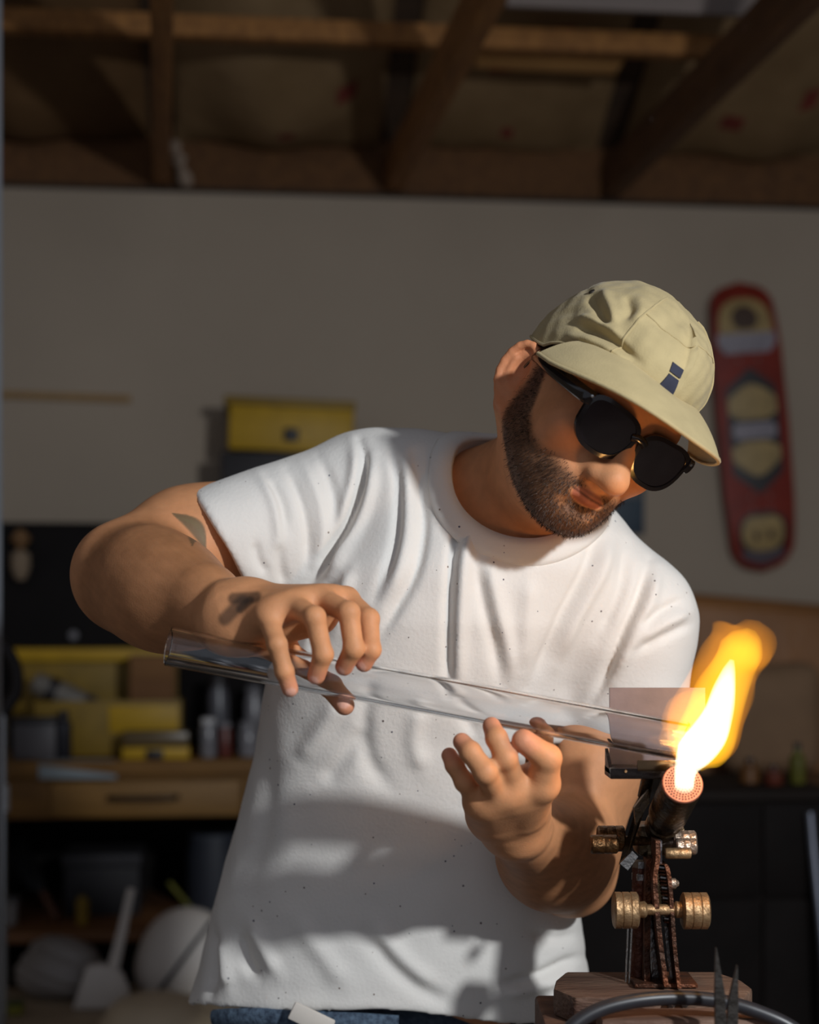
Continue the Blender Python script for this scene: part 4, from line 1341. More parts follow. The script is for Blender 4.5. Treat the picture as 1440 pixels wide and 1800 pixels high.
for (a, b, w) in ((P(398, 1088, 1.45), P(428, 1058, 1.45), 0.006), (P(412, 1052, 1.45), P(452, 1050, 1.45), 0.005), (P(424, 1070, 1.44), P(440, 1056, 1.44), 0.004)):
    d_, t_ = seg_dist(bv[:, [0, 2]], a[[0, 2]], b[[0, 2]])
    blend(np.where((bv[:, 1] < 1.50) & (bv[:, 0] < -0.10), (1 - sst(d_, w * 0.6, w * 1.5)) * 0.75, 0), srgb(52, 42, 36)[:3])
# arm hair, and weaker light put into the colour, darken the forearms (streaky)
fore, tt = seg_dist(bv, ELR, WRR)
fore2, tt2 = seg_dist(bv, ELL, WRL)
st = 0.5 + 0.5 * vnoise(bv * np.array([1.0, 1.0, 3.0]), 260, 4)
hair_shade = np.maximum((1 - sst(fore, 0.055, 0.075)) * sst(tt, 0.0, 0.1) * (1 - sst(tt, 0.75, 0.95)), (1 - sst(fore2, 0.055, 0.075)) * sst(tt2, 0.0, 0.1) * (1 - sst(tt2, 0.75, 0.95)))
blend(hair_shade * (0.40 + 0.12 * np.clip(st, 0, 1)), srgb(108, 68, 36)[:3])

person = thing('person', (-0.02, 1.83, 0.0), 'bearded man in a speckled white t-shirt, khaki cap and dark sunglasses holding a glass tube', 'person')
skin_m = mat_vcol('skin', 0.58, 0.12, 0.32, 0.10, 520.0, 0.10, 70.0)
me = arrays_mesh('body', bv, bq)
set_col(me, col)
finish(me, skin_m)
body_o = link('body', me, person)

# ---- beard and cropped hair: short curved hairs rooted on the skin
def hairs(name, mask, count, length, width, seed, lay, c):
    rs = np.random.RandomState(seed)
    idx = rs.choice(len(bv), size=count, p=mask / mask.sum())
    root = bv[idx] + rs.normal(scale=0.0008, size=(count, 3))
    n = bn[idx]
    l = nrm(lay)
    t = l[None, :] - (n @ l)[:, None] * n
    t += rs.normal(scale=0.35, size=t.shape)
    t /= np.linalg.norm(t, axis=1)[:, None]
    ln = length * rs.uniform(0.55, 1.2, count)[:, None]
    side = np.cross(n, t)
    side /= np.maximum(np.linalg.norm(side, axis=1), 1e-6)[:, None]
    w = width * rs.uniform(0.7, 1.2, count)[:, None]
    p0 = root - 0.0006 * n
    p1 = root + ln * (0.42 * n + 0.35 * t)
    p2 = root + ln * (0.55 * n + 0.85 * t)
    vv = np.stack([p0 - side * w, p0 + side * w, p1 - side * w * 0.8, p1 + side * w * 0.8, p2], 1).reshape(-1, 3)
    b = (np.arange(count) * 5)[:, None]
    q = np.concatenate([b + 0, b + 1, b + 3, b + 2], 1)
    tr = np.concatenate([b + 2, b + 3, b + 4], 1)
    me = arrays_mesh(name, vv, q, tr)
    finish(me, c)
    o = link(name, me, person)
    o['kind'] = 'stuff'
    return o
hair_m = mat('hair_dark', srgb(62, 44, 33), 0.55, 0, 0.3, 90, spec=0.4)
hairs('beard', np.where(headm, bm_, 0) ** 1.2 + 1e-12, 9000, 0.0040, 0.00022, 3, -HU * 0.9 + HF * 0.3, hair_m)
hairs('hair', np.where(headm & (np.abs(r_) < 0.080) & (u_ < 0.07), hair, 0) + 1e-12, 3000, 0.0032, 0.00025, 5, -HU - HF * 0.6, hair_m)

# ------------------------------------------------------------------ t-shirt
T = Sdf()
SEC = np.array([  # py, left px, right px, centre Y, half depth
    (1860, 322, 1046, 1.850, 0.135), (1780, 326, 1044, 1.850, 0.135), (1700, 352, 1034, 1.848, 0.132), (1600, 374, 1020, 1.842, 0.130), (1500, 402, 1010, 1.832, 0.128),
    (1400, 430, 1004, 1.816, 0.126), (1300, 450, 1003, 1.796, 0.125), (1200, 466, 1016, 1.772, 0.124),
    (1100, 492, 1060, 1.752, 0.122), (1000, 545, 1085, 1.742, 0.116), (920, 600, 1075, 1.745, 0.104), (860, 640, 1040, 1.750, 0.09)], float)
sz = CAMZ - (SEC[:, 0] - PY0) * SEC[:, 3] / FPX
sc_ = ((SEC[:, 1] + SEC[:, 2]) / 2 - PX0) * SEC[:, 3] / FPX
sa_ = (SEC[:, 2] - SEC[:, 1]) / 2 * SEC[:, 3] / FPX
o_ = np.argsort(sz)
def loft(p):
    z = p[:, 2]
    c = np.interp(z, sz[o_], sc_[o_]); a = np.interp(z, sz[o_], sa_[o_])
    y = np.interp(z, sz[o_], SEC[o_, 3]); b = np.interp(z, sz[o_], SEC[o_, 4])
    e = 2.35
    X = np.abs(p[:, 0] - c) / a
    Yy = np.abs(p[:, 1] - y) / b
    k = (X ** e + Yy ** e) ** (1 / e)
    rr = np.sqrt((p[:, 0] - c) ** 2 + (p[:, 1] - y) ** 2)
    d = (k - 1) * np.where(k > 1e-6, rr / np.maximum(k, 1e-6), a)
    d = d * 0.93
    zt = z - (CAMZ - (905 - PY0) * 1.75 / FPX)
    h = np.maximum(0.08 - np.abs(d - zt), 0) / 0.08
    return np.maximum(d, zt) + h * h * 0.08 * 0.25
T.fn(loft, 0.05)
NBs = P(905, 905, 1.745)
T.rc(SR + np.array([0.004, 0, -0.006]), NBs, 0.061, 0.072, 0.05)
T.rc(NBs, SL + np.array([-0.01, 0, 0.0]), 0.074, 0.066, 0.05)
T.rc(P(720, 880, 1.745), P(800, 1010, 1.74), 0.070, 0.085, 0.05)
# sleeves
RS_END = P(352, 965, 1.695)
T.rc(SR + np.array([-0.006, 0, -0.004]), RS_END, 0.066, 0.060, 0.035)
T.rc(P(560, 930, 1.755), P(430, 985, 1.72), 0.060, 0.056, 0.03)
LS_END = P(1100, 1335, 1.75)
T.rc(SL + np.array([-0.006, 0, 0.0]), LS_END, 0.068, 0.064, 0.035)
T0 = Sdf(); T0.it = list(T.it)
# cut the hem, sleeve ends, neck hole
def cut_plane(pt, n):
    pt, n = np.asarray(pt, float), nrm(n)
    return lambda p: (p - pt) @ n
zhem = lambda p: None
def hem_cut(p):
    zc = CAMZ - 0.2400 * np.minimum(p[:, 1], 1.87) - 0.016 * sst(p[:, 0], -0.12, 0.10) + 0.004 * np.sin(p[:, 0] * 21 + 1.2)
    return zc - p[:, 2]
T.fn(hem_cut, 0.006, 'i')
rs_ax = nrm(np.array([-0.85, -0.10, -0.50]))
ls_ax = nrm(np.array([-0.06, 0.0, -1.0]))
RS_CUT = P(390, 952, 1.70)
LS_CUT = P(1092, 1312, 1.75)
def sl_cut(cp, ax, cen, rad):
    # only acts near that sleeve
    def f(p):
        d = (p - cp) @ ax
        far = np.linalg.norm(p - cen, axis=1) - rad
        return np.where(far < 0, d, np.minimum(d, -0.03))
    return f
T.fn(sl_cut(RS_CUT, rs_ax, P(330, 965, 1.69), 0.16), 0.004, 'i')
T.fn(sl_cut(LS_CUT, ls_ax, P(1095, 1345, 1.75), 0.12), 0.004, 'i')
def hollow(cp, ax, r):
    q = cp - ax * 0.045
    T.rc(q, cp + ax * 0.06, r - 0.003, r, 0.004, 's')
SAX = nrm(RS_END - SR)
T.rc(P(404, 954, 1.708), P(404, 954, 1.708) + SAX * 0.12, 0.050, 0.0545, 0.004, 's')
T.rc(P(1100, 1300, 1.75), P(1100, 1300, 1.75) + nrm(LS_END - SL) * 0.12, 0.054, 0.0585, 0.004, 's')
# hollow at the hem
def hem_hollow(p):
    return np.maximum(loft(p) + 0.006, p[:, 2] - 0.90)
T.fn(hem_hollow, 0.004, 's')
COL_C = P(910, 868, 1.700)
COL_AX = nrm([0.30, -0.50, 0.81])
COL_X = nrm(np.cross([0, 1, 0], COL_AX)); COL_Y = np.cross(COL_AX, COL_X)
COL_A, COL_B = 0.080, 0.080
def neck_hole(p):
    q = p - COL_C
    x, y, z = q @ COL_X, q @ COL_Y, q @ COL_AX
    k = np.sqrt((x / COL_A) ** 2 + (y / COL_B) ** 2)
    d = (k - 1) * 0.068
    return np.maximum(d, -0.030 - z)
T.fn(neck_hole, 0.006, 's')
tv, tq = mesh_sdf(T, 0.0030, (-0.42, 1.56, 0.80), (0.44, 2.02, 1.56))
tv = smooth_mesh(tv, tq, 3, 0.5)
tn = mesh_normals(tv, tq)
# folds: (polyline in frame pixels, height m, width px); negative heights are valleys
FOLDS = [
    ([(812, 905), (796, 980), (790, 1080), (788, 1230)], -0.0075, 9),
    ([(834, 905), (816, 990), (808, 1090), (804, 1230)], 0.0060, 13),
    ([(730, 800), (740, 860), (744, 930), (728, 1010), (690, 1080), (660, 1130)], -0.0060, 10),
    ([(712, 800), (716, 870), (716, 940), (700, 1010), (668, 1070)], 0.0050, 13),
    ([(688, 780), (702, 860), (694, 960), (660, 1050)], -0.0050, 9),
    ([(836, 985), (850, 1060), (868, 1130), (880, 1200)], -0.0055, 11),
    ([(858, 985), (872, 1060), (890, 1130), (900, 1200)], 0.0050, 13),
    ([(930, 1010), (925, 1100), (915, 1180)], 0.0045, 16),
    ([(1052, 925), (1030, 1000), (990, 1080), (955, 1160), (930, 1210)], -0.0055, 11),
    ([(1076, 940), (1056, 1010), (1010, 1090), (975, 1170)], 0.0055, 13),
    ([(1100, 960), (1090, 1040), (1050, 1120)], -0.0045, 11),
    ([(1140, 985), (1126, 1040), (1096, 1110), (1066, 1180), (1040, 1235)], -0.0075, 9),
    ([(1158, 995), (1142, 1060), (1110, 1130), (1080, 1200)], 0.0055, 12),
    ([(1205, 1052), (1160, 1075), (1118, 1105)], -0.0045, 7),
    ([(1215, 1075), (1165, 1098), (1120, 1128)], 0.0040, 8),
    ([(1218, 1095), (1170, 1118), (1118, 1145)], -0.0035, 7),
    ([(632, 772), (640, 810), (632, 860), (610, 920), (580, 975), (545, 1025)], -0.0085, 7),
    ([(618, 770), (624, 815), (616, 860), (594, 915), (565, 968)], 0.0040, 10),
    ([(655, 800), (652, 860), (632, 920), (602, 975), (572, 1030)], 0.0055, 10),
    ([(560, 800), (584, 860), (590, 920), (575, 980)], -0.0040, 9),
    ([(530, 812), (556, 870), (566, 930), (556, 990)], 0.0035, 10),
    ([(505, 825), (530, 880), (542, 940), (540, 1000)], -0.0045, 8),
    ([(470, 840), (494, 880), (504, 930)], -0.0040, 8),
    ([(455, 835), (478, 880), (488, 930), (486, 990)], 0.0035, 9),
    ([(470, 1010), (455, 985), (448, 950)], -0.0040, 8),
    ([(500, 1030), (492, 985), (490, 950)], -0.0040, 9),
    ([(590, 1010), (575, 1040), (560, 1100), (540, 1190)], -0.0060, 10),
    ([(620, 1000), (604, 1050), (590, 1110)], 0.0045, 11),
    ([(655, 1180), (640, 1260), (650, 1340), (690, 1390)], -0.0040, 15),
    ([(600, 1230), (560, 1290), (520, 1340)], 0.0045, 18),
    ([(640, 1280), (600, 1340), (560, 1380)], -0.0045, 16),
    ([(740, 1240), (728, 1300), (745, 1360)], 0.0040, 16),
    ([(800, 1200), (815, 1250), (840, 1300)], -0.0040, 12),
    ([(420, 1640), (432, 1690), (455, 1720)], -0.0070, 11),
    ([(440, 1620), (470, 1680), (492, 1716)], 0.0050, 13),
    ([(392, 1650), (398, 1700), (402, 1740)], 0.0060, 12),
    ([(375, 1630), (378, 1690), (370, 1750)], -0.0060, 9),
    ([(520, 1610), (570, 1680), (612, 1735)], 0.0045, 20),
    ([(640, 1640), (690, 1700), (740, 1740), (800, 1765)], -0.0045, 15),
    ([(655, 1620), (710, 1690), (770, 1735)], 0.0045, 16),
    ([(880, 1730), (940, 1716), (1000, 1690), (1030, 1680)], -0.0060, 8),
    ([(880, 1748), (945, 1736), (1010, 1712)], 0.0045, 10),
    ([(930, 1640), (980, 1650), (1020, 1640)], -0.0035, 10),
    ([(450, 1290), (470, 1400), (450, 1500), (420, 1580)], -0.0030, 20),
]
pxs = PX0 + tv[:, 0] * FPX / tv[:, 1]
pys = PY0 - (tv[:, 2] - CAMZ) * FPX / tv[:, 1]
uv = np.stack([pxs, pys], 1)
front = sst(-tn[:, 1], -0.25, 0.25) * (tv[:, 1] < 1.87)
disp = np.zeros(len(tv))
for pl, amp, w in FOLDS:
    pl = np.array(catmull([np.array(q, float) for q in pl], 4))
    lens = np.concatenate([[0], np.cumsum(np.linalg.norm(np.diff(pl, axis=0), axis=1))])
    best = np.full(len(tv), 1e9); bt = np.zeros(len(tv))
    lo_, hi_ = pl.min(0) - 4 * w, pl.max(0) + 4 * w
    sel = np.where((pxs > lo_[0]) & (pxs < hi_[0]) & (pys > lo_[1]) & (pys < hi_[1]))[0]
    if len(sel) == 0: continue
    b2, t2 = best[sel], bt[sel]
    for i in range(len(pl) - 1):
        d_, t_ = seg_dist(uv[sel], pl[i], pl[i + 1])
        m_ = d_ < b2
        b2 = np.where(m_, d_, b2)
        t2 = np.where(m_, (lens[i] + t_ * (lens[i + 1] - lens[i])) / lens[-1], t2)
    taper = sst(t2, 0.0, 0.22) * (1 - sst(t2, 0.75, 1.0))
    disp[sel] += amp * np.exp(-(b2 / w) ** 2) * (0.25 + 0.75 * taper) * np.exp(-(np.maximum(b2 - 3 * w, 0)) ** 2)
disp *= front * 1.3
disp += 0.0016 * vnoise(tv * np.array([1.5, 1, 0.7]), 16, 2) + 0.0007 * vnoise(tv, 55, 8)
tv = tv + tn * disp[:, None]
tv = smooth_mesh(tv, tq, 1, 0.4)

def shirt_material():
    m = bpy.data.materials.new('shirt_cotton')
    m.use_nodes = True
    nt, N, L = nodes_of(m)
    b = N['Principled BSDF']
    b.inputs['Roughness'].default_value = 0.85
    b.inputs['Specular IOR Level'].default_value = 0.2
    b.inputs['Sheen Weight'].default_value = 0.15
    tc = N.new('ShaderNodeTexCoord')
    vo = N.new('ShaderNodeTexVoronoi')
    vo.inputs['Scale'].default_value = 105.0
    L.new(tc.outputs['Object'], vo.inputs['Vector'])
    nz = N.new('ShaderNodeTexNoise'); nz.inputs['Scale'].default_value = 400.0
    L.new(tc.outputs['Object'], nz.inputs['Vector'])
    # speck size varies from cell to cell; most cells have none
    sep = N.new('ShaderNodeSeparateColor')
    L.new(vo.outputs['Color'], sep.inputs['Color'])
    mr = N.new('ShaderNodeMapRange')
    mr.inputs['From Min'].default_value = 0.48; mr.inputs['From Max'].default_value = 1.0
    mr.inputs['To Min'].default_value = 0.0; mr.inputs['To Max'].default_value = 0.13
    L.new(sep.outputs['Red'], mr.inputs['Value'])
    lt = N.new('ShaderNodeMath'); lt.operation = 'LESS_THAN'
    L.new(vo.outputs['Distance'], lt.inputs[0]); L.new(mr.outputs['Result'], lt.inputs[1])
    sp = N.new('ShaderNodeMix'); sp.data_type = 'RGBA'
    sp.inputs['A'].default_value = srgb(120, 100, 84); sp.inputs['B'].default_value = srgb(70, 74, 96)
    L.new(sep.outputs['Green'], sp.inputs['Factor'])
    mx = N.new('ShaderNodeMix'); mx.data_type = 'RGBA'
    mx.inputs['A'].default_value = srgb(226, 222, 216)
    L.new(lt.outputs[0], mx.inputs['Factor'])
    L.new(sp.outputs['Result'], mx.inputs['B'])
    L.new(mx.outputs['Result'], b.inputs['Base Color'])
    bp = N.new('ShaderNodeBump'); bp.inputs['Strength'].default_value = 0.25; bp.inputs['Distance'].default_value = 0.002
    n3 = N.new('ShaderNodeTexNoise'); n3.inputs['Scale'].default_value = 260.0; n3.inputs['Detail'].default_value = 5
    L.new(tc.outputs['Object'], n3.inputs['Vector'])
    L.new(n3.outputs['Fac'], bp.inputs['Height']); L.new(bp.outputs['Normal'], b.inputs['Normal'])
    return m
shirt_m = shirt_material()
me = arrays_mesh('t_shirt', tv, tq)
finish(me, shirt_m)
shirt_o = link('t_shirt', me, person)

# ribbed collar lying on the neckline
def march(x, y):
    ts = np.linspace(0.13, -0.15, 281)
    pts = COL_C + x * COL_X + y * COL_Y + ts[:, None] * COL_AX
    d = T0.ev(pts)
    i = np.where(d < 0.0015)[0]
    return pts[i[0]] if len(i) else pts[150]
NCOL = 96
rings = []
for sc, lift in ((0.985, -0.004), (0.985, 0.0025), (1.10, 0.0048), (1.22, 0.0040), (1.28, 0.0005), (1.28, -0.004)):
    ring = []
    for k in range(NCOL):
        th = 2 * math.pi * k / NCOL
        q = march(COL_A * sc * math.cos(th), COL_B * sc * math.sin(th))
        ring.append(q + lift * nrm(COL_AX * 0.8 + 0.6 * (COL_X * math.cos(th) + COL_Y * math.sin(th))))
    ring = np.array(ring)
    for _ in range(6):
        ring = 0.5 * ring + 0.25 * (np.roll(ring, 1, 0) + np.roll(ring, -1, 0))
    rings.append(ring)
cv_ = np.concatenate(rings)
cq_ = []
for i in range(len(rings)):
    for k in range(NCOL):
        k2 = (k + 1) % NCOL
        i2 = (i + 1) % len(rings)
        cq_.append((i * NCOL + k, i * NCOL + k2, i2 * NCOL + k2, i2 * NCOL + k))
me = arrays_mesh('collar', cv_, cq_)
finish(me, shirt_m)
link('collar', me, person)

# ------------------------------------------------------------------ jeans and shoes
J = Sdf()
J.el(P(650, 1880, 1.850), np.eye(3), (0.175, 0.115, 0.14), 0.02)
hipz = CAMZ - (1900 - PY0) * 1.850 / FPX
for s, fx, fy in ((-1, -0.17, 1.80), (1, 0.12, 1.86)):
    hx = -0.045 + s * 0.085
    kn = np.array([hx + s * 0.02, 1.81, 0.47])
    J.rc((hx, 1.85, hipz - 0.06), kn, 0.092, 0.066, 0.04)
    J.rc(kn, (fx, fy + 0.03, 0.09), 0.066, 0.056, 0.03)
J.fn(lambda p: p[:, 2] - (CAMZ - (1772 - PY0) * 1.76 / FPX), 0.004, 'i')
J.fn(lambda p: 0.06 - p[:, 2], 0.004, 'i')
jv, jq = mesh_sdf(J, 0.008, (-0.35, 1.62, 0.0), (0.32, 2.06, 1.02))
jv = smooth_mesh(jv, jq, 2, 0.5)
jn = mesh_normals(jv, jq)
jv = jv + jn * (0.003 * vnoise(jv * np.array([1, 1, 1.8]), 22, 5))[:, None]
me = arrays_mesh('jeans', jv, jq)
finish(me, mat('denim', srgb(52, 66, 86), 0.9, 0, 0.25, 140, 0.3, 500, col2=srgb(84, 98, 116)))
link('jeans', me, person)
part_tube('waistband', [P(376, 1790, 1.775), P(400, 1788, 1.752), P(450, 1787, 1.734), P(520, 1789, 1.726), P(600, 1794, 1.724), P(700, 1800, 1.730)], 0.0095, mat('denim_band', srgb(40, 52, 70), 0.9, 0, 0.2, 160, 0.3, 500, col2=srgb(92, 112, 132)), person, 10, squash=0.5)
part_box('pocket_lining', P(548, 1792, 1.708), (0.048, 0.006, 0.020), mat('lining', srgb(214, 206, 196), 0.9, 0, 0.05), person, Matrix.Rotation(0.45, 3, 'Y'), 0.002)
for s, fx, fy in ((-1, -0.17, 1.80), (1, 0.12, 1.86)):
    bm = bmesh.new()
    prof = [(-0.10, 0.035, 0.05), (-0.085, 0.042, 0.085), (-0.03, 0.045, 0.095), (0.03, 0.046, 0.075), (0.10, 0.048, 0.055), (0.155, 0.043, 0.045), (0.178, 0.026, 0.034)]
    rr = []
    for (t, w, h) in prof:
        rr.append([bm.verts.new((fx + w * math.cos(a) * (1 if True else 1), fy - t, max(0.0, h * 0.5 + h * 0.55 * math.sin(a)))) for a in [2 * math.pi * k / 16 for k in range(16)]])
    for i in range(len(rr) - 1):
        for k in range(16):
            bm.faces.new((rr[i][k], rr[i][(k + 1) % 16], rr[i + 1][(k + 1) % 16], rr[i + 1][k]))
    bm.faces.new(rr[0]); bm.faces.new(rr[-1][::-1])
    from_bm('shoe', bm, mat('shoe_leather', srgb(46, 40, 38), 0.6, 0, 0.1), person, angle=50)

# ------------------------------------------------------------------ cap
cap_m = mat('cap_khaki', srgb(182, 164, 122), 0.9, 0, 0.07, 40, 0.10, 500, spec=0.2, sheen=0.1)
cap_d = mat('cap_stitch', srgb(120, 104, 72), 0.9, 0, 0.1)
cap = thing('cap', H0, None, None)
cap.parent = person
cap.location = V(H0) - Vector(person.location)
def capsurf(th, t):
    """th angle from the front (+ to his left), t 0 rim .. 1 crown"""
    a, bf, bb = (0.0735 if math.sin(th) > 0 else 0.0845), 0.110, 0.112
    b = bf if math.cos(th) > 0 else bb
    urim = 0.062 * max(0, math.cos(th)) ** 0.8 + 0.024 * (1 - abs(math.cos(th))) ** 1.0 + 0.004 * max(0, -math.cos(th)) if True else 0
    urim += 0.006 * math.sin(2 * th) ** 2
    top = 0.134
    hs = (1 - t ** 2.2) ** (1 / 2.05)
    hsf = (1 - t ** 1.75) ** (1 / 1.95) if math.cos(th) > 0 else hs
    hgt = t ** 0.95
    r = a * math.sin(th) * hs
    f = -0.004 + b * math.cos(th) * (hs + (hsf - hs) * max(0, math.cos(th)))
    # five-panel front: the middle panel stands flatter and fuller
    fp = math.exp(-(th / 0.62) ** 4)
    f += 0.005 * fp * math.sin(math.pi * min(1, t * 1.15)) * (1 if t < 0.87 else 0.3)
    u = urim + (top - urim) * hgt
    u += 0.010 * fp * math.sin(math.pi * min(1, t)) ** 2 * 0.8
    return np.array([r, f, u])
NT, NTH = 90, 288
gv = []
for i in range(NT + 1):
    t = i / NT
    tt_ = t * 0.999
    for k in range(NTH):
        th = 2 * math.pi * k / NTH
        gv.append(capsurf(th, tt_))
gv = np.array(gv)
gq = []
for i in range(NT):
    for k in range(NTH):
        k2 = (k + 1) % NTH
        gq.append((i * NTH + k, i * NTH + k2, (i + 1) * NTH + k2, (i + 1) * NTH + k))
gq = np.array(gq)
gn = -mesh_normals(gv, gq)
cd = 0.0012 * vnoise(gv, 60, 11) + 0.0012 * vnoise(gv, 120, 12)
# slack dents on his right side, seam grooves (head coordinates)
CAPF = [
    ([(0.060, 0.085, 0.060), (0.078, 0.050, 0.070), (0.086, 0.0, 0.070)], -0.005, 0.008),
    ([(-0.03, 0.07, 0.118), (-0.01, 0.05, 0.128)], -0.003, 0.008),
    ([(-0.088, -0.02, 0.062), (-0.087, 0.010, 0.066)], -0.004, 0.007),
]
for pl, amp, w in CAPF:
    b2 = np.full(len(gv), 1e9)
    for i in range(len(pl) - 1):
        d_, _t = seg_dist(gv, pl[i], pl[i + 1])
        b2 = np.minimum(b2, d_)
    cd += amp * np.exp(-(b2 / w) ** 2)
# creases of the slack side panel, placed by where the frame shows them
gw_ = H0 + gv[:, :1] * HR + gv[:, 1:2] * HF + gv[:, 2:3] * HU
gnw = gn[:, :1] * HR + gn[:, 1:2] * HF + gn[:, 2:3] * HU
guv = np.stack([PX0 + gw_[:, 0] * FPX / gw_[:, 1], PY0 - (gw_[:, 2] - CAMZ) * FPX / gw_[:, 1]], 1)
gfr = sst(-gnw[:, 1], -0.1, 0.25)
for pl, amp, w in [
    ([(1006, 570), (1045, 581), (1082, 602), (1128, 640)], -0.0075, 8),
    ([(1002, 556), (1040, 562), (1072, 580), (1100, 598)], 0.0050, 8),
    ([(985, 590), (1030, 596), (1080, 620), (1110, 642)], 0.0050, 9),
    ([(980, 606), (1012, 608), (1040, 616)], -0.0040, 6),
    ([(1034, 516), (1054, 546), (1072, 576)], -0.0060, 9),
    ([(1060, 508), (1074, 543), (1082, 574)], 0.0045, 10),
    ([(1098, 516), (1108, 542), (1092, 562)], -0.0040, 8),
    ([(1120, 512), (1126, 545), (1112, 570)], 0.0025, 10),
    ([(1140, 560), (1180, 580), (1215, 612)], -0.0018, 12),
]:
    pl = np.array(catmull([np.array(q, float) for q in pl], 4))
    b2 = np.full(len(gv), 1e9); tt3 = np.zeros(len(gv))
    for i in range(len(pl) - 1):
        d_, t_ = seg_dist(guv, pl[i], pl[i + 1])
        m_ = d_ < b2
        b2 = np.where(m_, d_, b2); tt3 = np.where(m_, (i + t_) / (len(pl) - 1), tt3)
    cd += amp * np.exp(-(b2 / w) ** 2) * gfr * (0.2 + 0.8 * sst(tt3, 0, 0.25) * (1 - sst(tt3, 0.75, 1)))
gv2 = gv + gn * cd[:, None]
inner = gv2 - gn * 0.0025
allv = np.concatenate([gv2, inner])
off = len(gv2)
qq = [tuple(q) for q in gq] + [tuple(q[::-1] + off) for q in gq]
for k in range(NTH):
    k2 = (k + 1) % NTH
    qq.append((k2, k, k + off, k2 + off))
def h2w(a):
    a = np.atleast_2d(a)
    return H0 + a[:, :1] * HR + a[:, 1:2] * HF + a[:, 2:3] * HU
me = arrays_mesh('crown', h2w(allv), qq)
finish(me, cap_m)
link('crown', me, cap)
def cap_pt(th, t, lift=0.0):
    i = min(NT, max(0, int(round(t * NT))))
    k = int(round(th / (2 * math.pi) * NTH)) % NTH
    return gv2[i * NTH + k] + gn[i * NTH + k] * lift
# panel seams
for th in (-0.78, 0.78):
    part_tube('seam', h2w(np.array([cap_pt(th, t, 0.0004) for t in np.linspace(0.0, 0.93, 30)])), 0.0011, cap_m, cap, 6)
part_tube('seam', h2w(np.array([cap_pt(th, 0.62, 0.0002) for th in np.linspace(-0.78, 0.78, 24)])), 0.0007, cap_m, cap, 6)
part_tube('sweatband_edge', h2w(np.array([cap_pt(2 * math.pi * k / 64, 0.0, 0.0) for k in range(64)])), 0.0017, cap_m, cap, 6, closed=True)
# eyelets on the side panel
for th, t in ((-1.75, 0.60), (-2.15, 0.55)):
    c_ = h2w(cap_pt(th, t, 0.0003))[0]
    n_ = HAX.T @ gn[min(NT, int(round(t * NT))) * NTH + int(round(th / (2 * math.pi) * NTH)) % NTH]
    part_lathe('eyelet', c_ - 0.0005 * n_, n_, [(0.0, 0.0034), (0.0012, 0.0030), (0.0013, 0.0)], mat('eyelet_dark', srgb(40, 32, 24), 0.7, 0, 0.1), cap, 12)
# brim
NA, NBm = 44, 12
bt_, bb_ = [], []
for j in range(NBm + 1):
    s = j / NBm
    for i in range(NA + 1):
        a = -1 + 2 * i / NA
        th = a * 1.16
        base = capsurf(th, 0.0)
        base = base + np.array([0, 0, 0.002])
        w = 0.070 * max(0.0, math.cos(a * math.pi / 2)) ** 0.45
        out = base + np.array([0.030 * math.sin(th) * s, w * s, 0])
        out[2] += -0.016 * s * (0.4 + 0.6 * s) * math.cos(th) - 0.016 * s * (out[0] / 0.085) ** 2
        bt_.append(out + np.array([0, 0, 0.0016])); bb_.append(out - np.array([0, 0, 0.0016]))
bt_, bb_ = np.array(bt_), np.array(bb_)
nv = len(bt_)
bqv = []
for j in range(NBm):
    for i in range(NA):
        a0 = j * (NA + 1) + i
        q = (a0, a0 + 1, a0 + NA + 2, a0 + NA + 1)
        bqv.append(q)
        bqv.append(tuple(x + nv for x in q[::-1]))
edge = [i for i in range(NA + 1)] + [j * (NA + 1) + NA for j in range(1, NBm + 1)] + [NBm * (NA + 1) + i for i in range(NA - 1, -1, -1)] + [j * (NA + 1) for j in range(NBm - 1, 0, -1)]
for i in range(len(edge)):
    a0, a1 = edge[i], edge[(i + 1) % len(edge)]
    bqv.append((a1, a0, a0 + nv, a1 + nv))
me = arrays_mesh('brim', h2w(np.concatenate([bt_, bb_])), bqv)
finish(me, cap_m, True, 60)
brim_o = link('brim', me, cap)
rim_line = [bt_[NBm * (NA + 1) + i] - np.array([0, 0, 0.0016]) for i in range(NA + 1)]
part_tube('brim_edge', h2w(np.array(rim_line)), 0.0022, cap_m, cap, 8)
